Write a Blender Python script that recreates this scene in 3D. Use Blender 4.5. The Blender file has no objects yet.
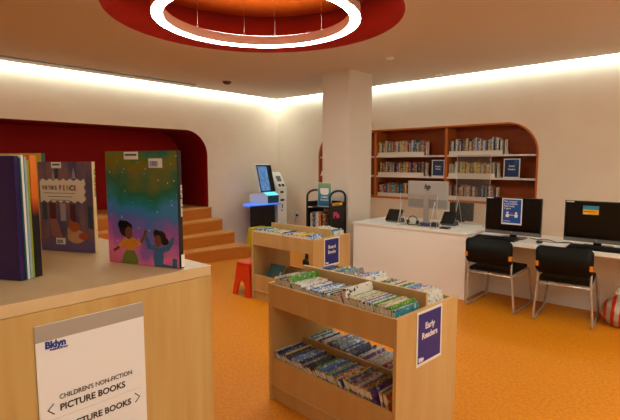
import bpy, bmesh, math, random
from mathutils import Vector, Matrix
R = random.Random(7)
PI = math.pi
col = bpy.context.scene.collection
LOC = {}

# ------------------------------------------------------------------ materials
def lin(c):
    def f(v):
        v /= 255.0
        return v / 12.92 if v <= 0.04045 else ((v + 0.055) / 1.055) ** 2.4
    return (f(c[0]), f(c[1]), f(c[2]), 1)

def mat(name, c, rough=0.5, spec=0.5, metal=0.0, noise=None, emit=None, bump=None, coat=0):
    """noise = (scale xyz, colour2, detail, low, high)"""
    m = bpy.data.materials.new(name); m.use_nodes = True
    nt = m.node_tree; b = nt.nodes['Principled BSDF']
    b.inputs['Base Color'].default_value = lin(c)
    b.inputs['Roughness'].default_value = rough
    b.inputs['Specular IOR Level'].default_value = spec
    b.inputs['Metallic'].default_value = metal
    b.inputs['Coat Weight'].default_value = coat
    if noise or bump:
        tc = nt.nodes.new('ShaderNodeTexCoord')
    if noise:
        sc, c2, det, lo, hi = noise
        mp = nt.nodes.new('ShaderNodeMapping'); mp.inputs['Scale'].default_value = sc
        nz = nt.nodes.new('ShaderNodeTexNoise'); nz.inputs['Scale'].default_value = 1; nz.inputs['Detail'].default_value = det
        rp = nt.nodes.new('ShaderNodeValToRGB')
        rp.color_ramp.elements[0].position = lo; rp.color_ramp.elements[0].color = lin(c)
        rp.color_ramp.elements[1].position = hi; rp.color_ramp.elements[1].color = lin(c2)
        nt.links.new(tc.outputs['Object'], mp.inputs[0]); nt.links.new(mp.outputs[0], nz.inputs['Vector'])
        nt.links.new(nz.outputs['Fac'], rp.inputs[0]); nt.links.new(rp.outputs[0], b.inputs['Base Color'])
    if bump:
        nz2 = nt.nodes.new('ShaderNodeTexNoise'); nz2.inputs['Scale'].default_value = bump[0]; nz2.inputs['Detail'].default_value = 4
        bp = nt.nodes.new('ShaderNodeBump'); bp.inputs['Strength'].default_value = bump[1]; bp.inputs['Distance'].default_value = 0.01
        nt.links.new(tc.outputs['Object'], nz2.inputs['Vector']); nt.links.new(nz2.outputs['Fac'], bp.inputs['Height'])
        nt.links.new(bp.outputs[0], b.inputs['Normal'])
    if emit:
        b.inputs['Emission Color'].default_value = lin(emit[0]); b.inputs['Emission Strength'].default_value = emit[1]
    return m

def cover_mat(name, c, c2, c3):
    """printed cover: patches of two further colours, different on every book"""
    m = bpy.data.materials.new(name); m.use_nodes = True
    nt = m.node_tree; b = nt.nodes['Principled BSDF']; b.inputs['Roughness'].default_value = 0.32
    tc = nt.nodes.new('ShaderNodeTexCoord'); oi = nt.nodes.new('ShaderNodeObjectInfo')
    ml = nt.nodes.new('ShaderNodeMath'); ml.operation = 'MULTIPLY'; ml.inputs[1].default_value = 37.0
    nz = nt.nodes.new('ShaderNodeTexNoise'); nz.noise_dimensions = '4D'; nz.inputs['Scale'].default_value = 44; nz.inputs['Detail'].default_value = 1.5
    rp = nt.nodes.new('ShaderNodeValToRGB'); rp.color_ramp.interpolation = 'CONSTANT'
    e = rp.color_ramp.elements; e[0].position = 0; e[0].color = lin(c2); e[1].position = 0.40; e[1].color = lin(c)
    x = e.new(0.60); x.color = lin(c3)
    nt.links.new(oi.outputs['Random'], ml.inputs[0]); nt.links.new(ml.outputs[0], nz.inputs['W'])
    nt.links.new(tc.outputs['Object'], nz.inputs['Vector']); nt.links.new(nz.outputs['Fac'], rp.inputs[0])
    nt.links.new(rp.outputs[0], b.inputs['Base Color'])
    return m

M = {}
M['wall'] = mat('wall_paint', (244, 225, 205), 0.85, 0.2, noise=((3, 3, 3), (246, 228, 209), 2, .4, .6))
M['ceiling'] = mat('ceiling_paint', (222, 208, 196), 0.9, 0.1)
M['column'] = mat('column_paint', (226, 212, 200), 0.8, 0.2)
M['red'] = mat('deep_red_paint', (148, 10, 4), 0.7, 0.2)
M['recess_side'] = mat('recess_paint_shaded', (156, 28, 4), 0.6, 0.3)  # recess paint on the sides, shade put into a darker colour
M['recess'] = mat('recess_paint_lit', (232, 108, 12), 0.6, 0.3, noise=((6, 6, 6), (226, 102, 10), 4, .4, .6))  # same recess paint on top, coloured brighter as if lit by the ring
M['floor'] = mat('orange_speckled_floor', (222, 138, 10), 0.55, 0.3, noise=((45, 45, 45), (204, 118, 6), 8, .38, .62))
M['dark'] = mat('black_slot', (16, 14, 14), 0.6)
M['maple'] = mat('maple_laminate', (212, 176, 118), 0.45, 0.4, noise=((9, 9, 1.2), (200, 160, 100), 5, .3, .7))
M['maple_top'] = mat('maple_top', (218, 190, 146), 0.38, 0.5, noise=((1.5, 10, 10), (208, 176, 130), 5, .3, .7))
M['maple_fig'] = mat('figured_maple', (206, 174, 110), 0.42, 0.45, noise=((22, 22, 1.8), (190, 146, 80), 7, .35, .75))
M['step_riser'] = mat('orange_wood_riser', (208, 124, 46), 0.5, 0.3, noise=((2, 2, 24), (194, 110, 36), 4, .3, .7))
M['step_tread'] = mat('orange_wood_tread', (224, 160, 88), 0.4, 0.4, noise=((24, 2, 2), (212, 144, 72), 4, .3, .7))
M['niche'] = mat('burnt_orange_niche', (170, 80, 30), 0.55, 0.3, noise=((8, 8, 8), (160, 72, 24), 3, .3, .7))
M['niche_edge'] = mat('orange_edge', (204, 112, 48), 0.5, 0.3)
M['shelfwhite'] = mat('white_shelf', (236, 224, 214), 0.4)
M['white'] = mat('white_laminate', (240, 236, 230), 0.35, 0.5)
M['deskfront'] = mat('desk_front_white', (246, 240, 234), 0.5, 0.4)
M['plasticwhite'] = mat('white_plastic', (236, 236, 234), 0.35)
M['black'] = mat('black_plastic', (12, 12, 13), 0.35, 0.4)
M['blackfab'] = mat('black_vinyl', (9, 8, 8), 0.6, 0.25, bump=(300, .1))
M['screen'] = mat('dark_screen', (6, 6, 8), 0.18, 0.4)
M['chingrey'] = mat('dark_grey_chin', (110, 106, 104), 0.4)
M['chrome'] = mat('chrome', (196, 192, 188), 0.25, 0.5, .5)
M['silver'] = mat('silver_plastic', (196, 194, 192), 0.35, 0.5, 0.4)
M['brass'] = mat('orange_bracket', (226, 138, 34), 0.4)
M['page'] = mat('paper_pages', (226, 220, 208), 0.85, 0.1, noise=((400, 400, 4), (200, 190, 172), 2, .35, .65))
M['label'] = mat('white_label', (232, 230, 224), 0.5)
M['paper'] = mat('white_paper', (238, 236, 238), 0.55)
M['greyband'] = mat('grey_band', (172, 162, 152), 0.5)
M['navy'] = mat('navy_print', (30, 42, 136), 0.4)
M['blueprint'] = mat('blue_print', (24, 84, 172), 0.4)
M['logo'] = mat('blue_ink', (20, 62, 150), 0.5)
M['ink'] = mat('black_ink', (22, 20, 22), 0.5)
M['whiteink'] = mat('white_ink', (240, 240, 242), 0.5)
M['orangeplastic'] = mat('orange_red_plastic', (226, 62, 14), 0.35)
M['yellowplastic'] = mat('yellow_plastic', (232, 206, 16), 0.35)
M['darkgrey'] = mat('dark_grey_fabric', (56, 52, 52), 0.8)
M['cartblack'] = mat('black_powder_coat', (18, 15, 15), 0.45)
M['pink'] = mat('pink_ink', (214, 60, 110), 0.5)
M['yellowtape'] = mat('yellow_sticker', (240, 176, 30), 0.5)
M['steel'] = mat('steel_wire', (180, 176, 170), 0.3, 0.5, 1.0)
M['light'] = mat('led_diffuser', (255, 255, 255), 0.5, emit=((240, 250, 236), 16.0))
M['fill_soft'] = mat('fill_ring_soft', (255, 255, 255), 0.5, emit=((240, 250, 236), 8.2))
M['cove'] = mat('cove_led', (255, 255, 255), 0.5, emit=((224, 248, 240), 7.0))
M['uplight'] = mat('led_uplight', (255, 255, 255), 0.5, emit=((250, 250, 236), 6.0))
M['fill_bright'] = mat('fill_ring_bright', (255, 255, 255), 0.5, emit=((240, 250, 234), 21.0))
M['ringbody'] = mat('ring_housing', (226, 206, 190), 0.5)
M['kscreen'] = mat('kiosk_display', (60, 90, 130), 0.2, noise=((14, 14, 9), (24, 40, 78), 3, .42, .6), emit=((96, 140, 190), .35))
M['ktray'] = mat('blue_lit_tray', (70, 130, 235), 0.3, emit=((60, 120, 255), .3))
M['kcyan'] = mat('cyan_lit_panel', (120, 220, 230), 0.3, emit=((60, 220, 230), .6))
M['teal'] = mat('dark_teal', (20, 84, 92), 0.4)
M['cord'] = mat('black_cord', (20, 20, 20), 0.5)
M['skin'] = mat('brown_print', (120, 66, 40), 0.4)
M['orangeprint'] = mat('orange_print', (224, 140, 40), 0.4)
M['greenprint'] = mat('olive_print', (112, 124, 52), 0.4)
M['blueclothes'] = mat('slate_blue_print', (56, 104, 150), 0.4)
M['hair'] = mat('black_print', (22, 16, 20), 0.5)
M['purple'] = mat('dark_purple_cover', (44, 20, 84), 0.3)
M['cream'] = mat('cream_spine', (222, 200, 150), 0.4)
M['sticker'] = mat('cream_sticker', (226, 214, 190), 0.5)

# acrylic: clear, slightly reflective, faint warm grey tint
def acrylic(name, tint, mixf):
    m = bpy.data.materials.new(name); m.use_nodes = True
    nt = m.node_tree; nt.nodes.clear()
    o = nt.nodes.new('ShaderNodeOutputMaterial'); mx = nt.nodes.new('ShaderNodeMixShader')
    t = nt.nodes.new('ShaderNodeBsdfTransparent'); t.inputs[0].default_value = lin(tint)
    g = nt.nodes.new('ShaderNodeBsdfPrincipled'); g.inputs['Base Color'].default_value = lin((236, 232, 226)); g.inputs['Roughness'].default_value = .08
    mx.inputs[0].default_value = mixf
    nt.links.new(t.outputs[0], mx.inputs[1]); nt.links.new(g.outputs[0], mx.inputs[2]); nt.links.new(mx.outputs[0], o.inputs[0])
    return m
M['acrylic'] = acrylic('clear_acrylic', (244, 240, 236), .035)
M['acrylic_edge'] = acrylic('acrylic_edge', (240, 238, 234), .8)

# galaxy book cover: diagonal bands of teal, olive, blue and pink with stars
def galaxy():
    m = bpy.data.materials.new('galaxy_print'); m.use_nodes = True
    nt = m.node_tree; b = nt.nodes['Principled BSDF']; b.inputs['Roughness'].default_value = .22
    tc = nt.nodes.new('ShaderNodeTexCoord'); sp = nt.nodes.new('ShaderNodeSeparateXYZ')
    nz = nt.nodes.new('ShaderNodeTexNoise'); nz.inputs['Scale'].default_value = 14; nz.inputs['Detail'].default_value = 5
    a = nt.nodes.new('ShaderNodeMath'); a.operation = 'MULTIPLY_ADD'; a.inputs[1].default_value = .16
    rp = nt.nodes.new('ShaderNodeValToRGB'); mr = nt.nodes.new('ShaderNodeMapRange')
    mr.inputs['From Max'].default_value = .283 + .07; mr.inputs['From Min'].default_value = .045
    nt.links.new(tc.outputs['Object'], sp.inputs[0]); nt.links.new(tc.outputs['Object'], nz.inputs['Vector'])
    nt.links.new(nz.outputs['Fac'], a.inputs[0]); nt.links.new(sp.outputs['Z'], a.inputs[2]); nt.links.new(a.outputs[0], mr.inputs['Value'])
    nt.links.new(mr.outputs[0], rp.inputs[0])
    e = rp.color_ramp.elements
    e[0].position = 0; e[0].color = lin((214, 104, 138)); e[1].position = 1; e[1].color = lin((26, 110, 100))
    for p, c in ((.12, (196, 96, 140)), (.27, (126, 78, 146)), (.40, (70, 96, 160)), (.50, (48, 112, 160)), (.58, (26, 104, 104)), (.70, (28, 88, 62)), (.86, (98, 92, 28)), (.94, (70, 96, 40))):
        x = e.new(p); x.color = lin([v * 1.22 for v in c])
    ax_ = nt.nodes.new('ShaderNodeMath'); ax_.operation = 'SUBTRACT'; ax_.inputs[1].default_value = .135
    ab_ = nt.nodes.new('ShaderNodeMath'); ab_.operation = 'ABSOLUTE'
    m2_ = nt.nodes.new('ShaderNodeMath'); m2_.operation = 'MULTIPLY_ADD'; m2_.inputs[1].default_value = -.32
    nt.links.new(sp.outputs['X'], ax_.inputs[0]); nt.links.new(ax_.outputs[0], ab_.inputs[0]); nt.links.new(ab_.outputs[0], m2_.inputs[0])
    nt.links.new(a.outputs[0], m2_.inputs[2]); nt.links.new(m2_.outputs[0], mr.inputs['Value'])
    vo = nt.nodes.new('ShaderNodeTexVoronoi'); vo.inputs['Scale'].default_value = 70
    lt = nt.nodes.new('ShaderNodeMath'); lt.operation = 'LESS_THAN'; lt.inputs[1].default_value = .10
    mx = nt.nodes.new('ShaderNodeMixRGB'); mx.inputs[2].default_value = lin((220, 228, 220))
    nt.links.new(tc.outputs['Object'], vo.inputs['Vector']); nt.links.new(vo.outputs['Distance'], lt.inputs[0])
    nt.links.new(lt.outputs[0], mx.inputs[0]); nt.links.new(rp.outputs[0], mx.inputs[1]); nt.links.new(mx.outputs[0], b.inputs['Base Color'])
    return m
M['galaxy'] = galaxy()
M['street'] = mat('street_print', (134, 98, 100), 0.3, noise=((26, 26, 7), (74, 70, 108), 4, .4, .62))
M['bag'] = None
def bagmat():
    m = bpy.data.materials.new('red_striped_bag'); m.use_nodes = True
    nt = m.node_tree; b = nt.nodes['Principled BSDF']; b.inputs['Roughness'].default_value = .45
    tc = nt.nodes.new('ShaderNodeTexCoord'); w = nt.nodes.new('ShaderNodeTexWave'); w.inputs['Scale'].default_value = 4.2
    w.inputs['Distortion'].default_value = 1.6; w.inputs['Detail'].default_value = 1
    rp = nt.nodes.new('ShaderNodeValToRGB'); rp.color_ramp.interpolation = 'CONSTANT'
    e = rp.color_ramp.elements; e[0].position = 0; e[0].color = lin((214, 52, 34)); e[1].position = .42; e[1].color = lin((196, 184, 162))
    nt.links.new(tc.outputs['Object'], w.inputs['Vector']); nt.links.new(w.outputs['Fac'], rp.inputs[0]); nt.links.new(rp.outputs[0], b.inputs['Base Color'])
    return m
M['bag'] = bagmat()
def gradz(name, stops, z0, z1):
    m = bpy.data.materials.new(name); m.use_nodes = True
    nt = m.node_tree; b = nt.nodes['Principled BSDF']; b.inputs['Roughness'].default_value = .4
    tc = nt.nodes.new('ShaderNodeTexCoord'); sp = nt.nodes.new('ShaderNodeSeparateXYZ'); mr = nt.nodes.new('ShaderNodeMapRange')
    mr.inputs['From Min'].default_value = z0; mr.inputs['From Max'].default_value = z1
    rp = nt.nodes.new('ShaderNodeValToRGB'); e = rp.color_ramp.elements
    e[0].position = stops[0][0]; e[0].color = lin(stops[0][1]); e[1].position = stops[-1][0]; e[1].color = lin(stops[-1][1])
    for p, c in stops[1:-1]:
        x = e.new(p); x.color = lin(c)
    nt.links.new(tc.outputs['Object'], sp.inputs[0]); nt.links.new(sp.outputs['Z'], mr.inputs['Value'])
    nt.links.new(mr.outputs[0], rp.inputs[0]); nt.links.new(rp.outputs[0], b.inputs['Base Color'])
    return m
M['flyer'] = gradz('teal_flyer_print', [(0, (30, 96, 160)), (.5, (50, 140, 160)), (1, (150, 180, 120))], 0, .34)
M['wallsign'] = mat('blue_swirl_print', (22, 44, 104), .4, noise=((9, 9, 5), (40, 112, 176), 2, .5, .68))
M['walksign'] = mat('slate_blue_sign', (44, 58, 104), .4)

COV = {
 'black-printed white': cover_mat('cover_black_printed', (228, 222, 214), (228, 222, 214), (34, 30, 34)),
 'white': cover_mat('cover_white', (222, 218, 210), (120, 150, 190), (200, 190, 170)),
 'blue': cover_mat('cover_blue', (58, 98, 176), (216, 220, 226), (40, 60, 120)),
 'light blue': cover_mat('cover_light_blue', (120, 158, 206), (220, 226, 230), (70, 110, 180)),
 'navy': cover_mat('cover_navy', (26, 36, 80), (90, 110, 150), (40, 50, 60)),
 'red': cover_mat('cover_red', (190, 44, 34), (226, 206, 190), (120, 24, 24)),
 'green': cover_mat('cover_green', (72, 150, 44), (216, 196, 60), (50, 110, 40)),
 'teal': cover_mat('cover_teal', (34, 130, 150), (190, 214, 214), (24, 90, 110)),
 'yellow': cover_mat('cover_yellow', (222, 190, 50), (60, 50, 40), (226, 214, 150)),
 'orange': cover_mat('cover_orange', (214, 110, 36), (226, 214, 196), (150, 60, 30)),
 'brown': cover_mat('cover_brown', (134, 96, 66), (200, 180, 150), (96, 66, 46)),
 'black': cover_mat('cover_black', (28, 26, 30), (90, 86, 90), (40, 36, 60)),
 'grey': cover_mat('cover_grey', (140, 140, 140), (200, 200, 196), (96, 100, 108)),
 'purple': cover_mat('cover_purple', (104, 66, 130), (190, 170, 200), (70, 40, 90)),
 'pink': cover_mat('cover_pink', (208, 120, 146), (230, 210, 214), (170, 80, 110)),
 'beige': cover_mat('cover_beige', (206, 188, 150), (150, 120, 90), (226, 216, 190)),
}

# ------------------------------------------------------------------ builders
class MB:
    def __init__(s): s.bm = bmesh.new(); s.mats = []
    def _mi(s, m):
        if m is None: return 0
        if m not in s.mats: s.mats.append(m)
        return s.mats.index(m)
    def _fin(s, faces, m, smooth=False):
        i = s._mi(m)
        for f in faces: f.material_index = i; f.smooth = smooth
    def box(s, a, b, m=None, bev=0):
        x0, y0, z0 = a; x1, y1, z1 = b
        t = bmesh.new()
        r = bmesh.ops.create_cube(t, size=1)
        for v in t.verts: v.co = Vector(((x0 + x1) / 2 + v.co.x * (x1 - x0), (y0 + y1) / 2 + v.co.y * (y1 - y0), (z0 + z1) / 2 + v.co.z * (z1 - z0)))
        if bev: bmesh.ops.bevel(t, geom=list(t.edges), offset=bev, segments=3, profile=.5, affect='EDGES')
        s.join(t, m); return s
    def join(s, t, m=None, smooth=False, mx=None):
        mp = {}
        for v in t.verts: mp[v] = s.bm.verts.new((mx @ v.co) if mx else v.co)
        fs = []
        for f in t.faces:
            try: fs.append(s.bm.faces.new([mp[v] for v in f.verts]))
            except ValueError: pass
        s._fin(fs, m, smooth); t.free(); return s
    def prism(s, pts, ax, a, b, m=None, smooth=False):
        """polygon pts in the two other axes (in xyz order), extruded along axis ax from a to b"""
        def P(u, v, w): return {0: (w, u, v), 1: (u, w, v), 2: (u, v, w)}[ax]
        A = [s.bm.verts.new(P(u, v, a)) for u, v in pts]; B = [s.bm.verts.new(P(u, v, b)) for u, v in pts]
        fs = [s.bm.faces.new(A), s.bm.faces.new(B[::-1])]
        n = len(pts)
        for i in range(n): fs.append(s.bm.faces.new((A[i], B[i], B[(i + 1) % n], A[(i + 1) % n])))
        s._fin(fs, m, False); bmesh.ops.recalc_face_normals(s.bm, faces=fs)
        if smooth:
            for f in fs[2:]: f.smooth = True
        return s
    def tube(s, pts, r, m=None, n=10, cap=True, r2=None):
        pts = [Vector(p) for p in pts]; rings = []
        up = None
        for i, p in enumerate(pts):
            d = (pts[min(i + 1, len(pts) - 1)] - pts[max(i - 1, 0)]).normalized()
            if up is None:
                up = Vector((0, 0, 1)) if abs(d.z) < .9 else Vector((1, 0, 0))
            u = (up - d * up.dot(d)).normalized(); w = d.cross(u); up = u
            rr = r if r2 is None else r + (r2 - r) * i / (len(pts) - 1)
            rings.append([s.bm.verts.new(p + (u * math.cos(2 * PI * k / n) + w * math.sin(2 * PI * k / n)) * rr) for k in range(n)])
        fs = []
        for a, b in zip(rings, rings[1:]):
            for k in range(n): fs.append(s.bm.faces.new((a[k], a[(k + 1) % n], b[(k + 1) % n], b[k])))
        if cap: fs.append(s.bm.faces.new(rings[0][::-1])); fs.append(s.bm.faces.new(rings[-1]))
        s._fin(fs, m, True); return s
    def lathe(s, prof, c, m=None, n=32):
        cx, cy, cz = c; rings = []; fs = []
        for r, z in prof:
            rings.append([s.bm.verts.new((cx + r * math.cos(2 * PI * k / n), cy + r * math.sin(2 * PI * k / n), cz + z)) for k in range(n)])
        for a, b in zip(rings, rings[1:]):
            for k in range(n): fs.append(s.bm.faces.new((a[k], a[(k + 1) % n], b[(k + 1) % n], b[k])))
        s._fin(fs, m, True); return s
    def sphere(s, c, r, m=None, sub=3):
        t = bmesh.new(); bmesh.ops.create_icosphere(t, subdivisions=sub, radius=1)
        rx, ry, rz = r if hasattr(r, '__len__') else (r, r, r)
        for v in t.verts: v.co = Vector((c[0] + v.co.x * rx, c[1] + v.co.y * ry, c[2] + v.co.z * rz))
        return s.join(t, m, True)
    def build(s, name, m=None, parent=None, local=False, origin=None):
        me = bpy.data.meshes.new(name)
        off = Vector((0, 0, 0))
        if parent is not None and not local: off = LOC[parent.name]
        if parent is None and origin is not None and not local: off = Vector(origin)
        if off.length: bmesh.ops.translate(s.bm, verts=s.bm.verts, vec=-off)
        s.bm.to_mesh(me); s.bm.free()
        if m is not None and not s.mats: s.mats = [m]
        for q in s.mats: me.materials.append(q)
        o = bpy.data.objects.new(name, me); col.objects.link(o)
        if parent is not None: o.parent = parent; LOC[o.name] = LOC[parent.name]
        elif origin is not None: o.location = origin; LOC[o.name] = Vector(origin)
        else: LOC[o.name] = Vector((0, 0, 0))
        return o

def tag(o, label, cat, group=None, kind=None):
    o['label'] = label; o['category'] = cat
    if group: o['group'] = group
    if kind: o['kind'] = kind
    return o
def thing(name, label, cat, loc, group=None, rz=0):
    o = bpy.data.objects.new(name, None); col.objects.link(o); o.location = loc; o.rotation_euler = (0, 0, rz)
    o.empty_display_size = .1
    LOC[o.name] = Vector(loc)
    return tag(o, label, cat, group)
def struct(o): o['kind'] = 'structure'; return o
def copy_tree(o, parent=None):
    c = o.copy(); col.objects.link(c); c.parent = parent
    for ch in list(o.children): copy_tree(ch, c)
    return c
def text(name, s, size, m, parent, loc, face='x', bold=0.0, align='LEFT', rot=None, depth=.0004, xs=1.0, label=None, spacing=1.0):
    """lettering as thin mesh; face 'x': reads on a plane facing +x (runs along +y); '-y': facing -y (runs along +x)"""
    cu = bpy.data.curves.new(name, 'FONT'); cu.body = s; cu.size = size; cu.extrude = depth; cu.offset = bold
    cu.align_x = align; cu.resolution_u = 3; cu.space_character = spacing
    tmp = bpy.data.objects.new('tmp', cu); col.objects.link(tmp)
    bpy.context.view_layer.update()
    me = bpy.data.meshes.new_from_object(tmp.evaluated_get(bpy.context.evaluated_depsgraph_get()))
    bpy.data.objects.remove(tmp)
    me.materials.clear(); me.materials.append(m)
    if rot is None:
        rot = Matrix(((0, 0, 1), (1, 0, 0), (0, 1, 0))) if face == 'x' else Matrix(((1, 0, 0), (0, 0, -1), (0, 1, 0)))
    X = Matrix.Scale(xs, 3, Vector((1, 0, 0)))
    me.transform((rot @ X).to_4x4())
    L = Vector(loc)
    me.transform(Matrix.Translation(L))
    o = bpy.data.objects.new(name, me); col.objects.link(o); o.parent = parent
    LOC[o.name] = Vector((0, 0, 0))
    if label: o['label'] = label
    return o
def rel(p, parent): return Vector(p) - LOC[parent.name]

ONES = ['', 'first', 'second', 'third', 'fourth', 'fifth', 'sixth', 'seventh', 'eighth', 'ninth', 'tenth', 'eleventh', 'twelfth', 'thirteenth',
        'fourteenth', 'fifteenth', 'sixteenth', 'seventeenth', 'eighteenth', 'nineteenth']
TENS = {2: 'twenty', 3: 'thirty', 4: 'forty', 5: 'fifty', 6: 'sixty', 7: 'seventy', 8: 'eighty', 9: 'ninety'}
TTH = {2: 'twentieth', 3: 'thirtieth', 4: 'fortieth', 5: 'fiftieth', 6: 'sixtieth', 7: 'seventieth', 8: 'eightieth', 9: 'ninetieth'}
def ordw(n):
    if n < 20: return ONES[n]
    if n < 100: return TTH[n // 10] if n % 10 == 0 else TENS[n // 10] + '-' + ONES[n % 10]
    return 'hundred-and-' + ordw(n - 100) if n > 100 else 'hundredth'

def rrect(u0, u1, v0, v1, r, n=10, corners=(1, 1, 1, 1)):
    """rounded rectangle, corners = (lower u0, lower u1, upper u1, upper u0)"""
    P = []
    for (cu, cv, a0, on, pu, pv) in ((u0 + r, v0 + r, PI, corners[0], u0, v0), (u1 - r, v0 + r, 1.5 * PI, corners[1], u1, v0),
                                     (u1 - r, v1 - r, 0, corners[2], u1, v1), (u0 + r, v1 - r, .5 * PI, corners[3], u0, v1)):
        if on: P += [(cu + r * math.cos(a0 + k / n * PI / 2), cv + r * math.sin(a0 + k / n * PI / 2)) for k in range(n + 1)]
        else: P.append((pu, pv))
    return P
def holed(name, outer, inner, ax, c, m):
    """a flat surface with a hole, on the plane axis ax = c"""
    bm = bmesh.new()
    def P(u, v): return {0: (c, u, v), 1: (u, c, v), 2: (u, v, c)}[ax]
    es = []
    for loop in (outer, inner):
        vs = [bm.verts.new(P(*p)) for p in loop]
        es += [bm.edges.new((vs[i], vs[(i + 1) % len(vs)])) for i in range(len(vs))]
    bmesh.ops.triangle_fill(bm, edges=es, use_beauty=True)
    b = MB(); b.bm = bm; b.mats = [m]
    return struct(b.build(name))
def pocket(name, inner, ax, c, c2, m, open_bottom=False):
    b = MB()
    def P(u, v, w): return {0: (w, u, v), 1: (u, w, v), 2: (u, v, w)}[ax]
    A = [b.bm.verts.new(P(u, v, c)) for u, v in inner]; B = [b.bm.verts.new(P(u, v, c2)) for u, v in inner]
    n = len(inner)
    fs = [b.bm.faces.new((A[i], B[i], B[(i + 1) % n], A[(i + 1) % n])) for i in range(n)] + [b.bm.faces.new(B)]
    b._fin(fs, m); 
    for f in fs[:-1]: f.smooth = True
    return struct(b.build(name))

# ------------------------------------------------------------------ the room
XL, XR, YB, YF, ZC = -7.2, 3.2, 6.9, -4.2, 2.94
CV = .10        # cove gap between the ceiling's edge and the walls
ZT = 3.10
struct(MB().box((XL - 1.1, YF - .1, -.1), (XR + .1, YB + .5, 0), M['floor']).build('floor'))
alc = [(p[0], p[1]) for p in rrect(.5, 5.10, 0, 2.205, .46, 14, (0, 0, 1, 1))]
holed('wall_left', [(YF, -.001), (YB, -.001), (YB, ZT), (YF, ZT)], [(u, max(v, .0)) for u, v in alc], 0, XL, M['wall'])
pocket('wall_alcove', alc, 0, XL, XL - .95, M['red'])
NX0, NX1, NZ0, NZ1 = -6.02, -1.968, 1.0, 2.2
nic = rrect(NX0, NX1, NZ0, NZ1, .45, 14, (0, 0, 1, 1))
holed('wall_back', [(XL, 0), (XR, 0), (XR, ZT), (XL, ZT)], nic, 1, YB, M['wall'])
pocket('wall_niche', nic, 1, YB, YB + .32, M['niche'])
struct(MB().box((XR, YF, 0), (XR + .1, YB, ZT), M['wall']).build('wall_right'))
struct(MB().box((XL, YF - .1, 0), (XR, YF, ZT), M['wall']).build('wall_front'))
RC = (-3.31, 2.93); RR = 1.335
circ = [(RC[0] + RR * math.cos(2 * PI * k / 96), RC[1] + RR * math.sin(2 * PI * k / 96)) for k in range(96)]
holed('ceiling', [(XL + CV, YF + .0), (XR, YF), (XR, YB - CV), (XL + CV, YB - CV)], circ, 2, ZC, M['ceiling'])
pocket('ceiling_recess', circ, 2, ZC, ZC + .42, M['recess_side'])
struct(MB().lathe([(0, .413), (RR - .004, .413), (RR - .004, .419), (0, .419)], (RC[0], RC[1], ZC), M['recess'], n=96).build('ceiling_recess_top'))
# cove boxes above the ceiling edge: upstand + lid
b = MB(); b.box((XL + CV, YF, ZC), (XL + CV + .02, YB - CV, ZT), M['wall']); b.box((XL + CV, YB - CV, ZC), (XR, YB - CV + .0, ZT), M['wall'])
b.box((XL, YF, ZT), (XL + CV + .02, YB, ZT + .02), M['wall']); b.box((XL, YB - CV - .02, ZT), (XR, YB, ZT + .02), M['wall'])
struct(b.build('trim_1'))
b = MB(); b.box((XL + .01, YF + .05, ZC + .012), (XL + .09, YB - .012, ZC + .03))
tag(b.build('cove_light', M['cove'], origin=(XL + .06, 1, ZT - .02)), 'white linear cove light glowing above the left wall with the red alcove', 'light', 'cove lights')
b = MB(); b.box((XL + .095, YB - .09, ZC + .012), (XR - .05, YB - .01, ZC + .03))
tag(b.build('cove_light', M['cove'], origin=(-2, YB - .06, ZT - .02)), 'white linear cove light glowing above the back wall with the bookshelf niche', 'light', 'cove lights')
# baseboard-less walls; column
struct(MB().box((-4.56, 5.31, 0), (-4.06, 5.87, ZC + .0), M['column']).build('trim_2'))
# slot diffuser
b = MB(); b.box((-6.83, -2, ZC - .008), (-6.72, 4.6, ZC - .0006), M['dark']); b.box((-6.84, -2, ZC - .008), (-6.83, 4.6, ZC - .0006), M['ceiling']); b.box((-6.72, -2, ZC - .008), (-6.71, 4.6, ZC - .0006), M['ceiling'])
tag(b.build('slot_diffuser', origin=(-6.74, 1.3, ZC)), 'long thin black slot vent in the ceiling beside the left wall', 'vent')

# ring lights
WA = [186, 149, 126, 87, 329, 306, 267, 6]
def ring(cx, cy, z, r, label, wires, lm='fill_soft'):
    t = thing('ring_light', label, 'light', (cx, cy, z), 'large circular pendant lights')
    w = .095; h = .10
    MB().lathe([(r - w / 2, 0.006), (r - w / 2, h), (r + w / 2, h), (r + w / 2, .006)], (cx, cy, z), n=96).build('housing', M['ringbody'], t)
    MB().lathe([(r - w / 2, 0.006), (r - w / 2 + .002, 0), (r + w / 2 - .002, 0), (r + w / 2, .012), (r + w / 2, .012)], (cx, cy, z), n=96).build('diffuser', M[lm], t)
    MB().lathe([(r - .03, h + .001), (r - .03, h + .006), (r + .03, h + .006), (r + .03, h + .001)], (cx, cy, z), n=96).build('uplight', M['uplight'], t)
    for k in range(wires):
        a = 2 * PI * k / wires + .13 if wires < 8 else math.radians(WA[k])
        x, y = cx + (r - .05) * math.cos(a), cy + (r - .05) * math.sin(a)
        o = MB().tube([(x, y, z + h), (x, y, ZC + (.412 if wires == 8 else -.004))], .002, n=6).build('wire', M['steel'], t)
        MB().lathe([(0, -.0), (.008, 0), (.008, .02), (0, .02)], (x, y, z + h + .002), n=10).build('wire_grip', M['steel'], o)
    return t
ring(-3.265, 2.90, 2.885, .88, 'large white glowing ring light hanging in the round orange ceiling recess', 8, 'light')
ring(1.1, .1, 2.66, .93, 'added unseen ring light near the opposite wall, brightening the maple counter side', 6)  # out-of-view lamp added as fill for the counter front
ring(1.6, 3.6, 2.66, .93, 'added unseen ring light brightening the computer table and the back wall', 6, 'fill_bright')  # second added lamp, unseen, to brighten desk and back wall

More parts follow.
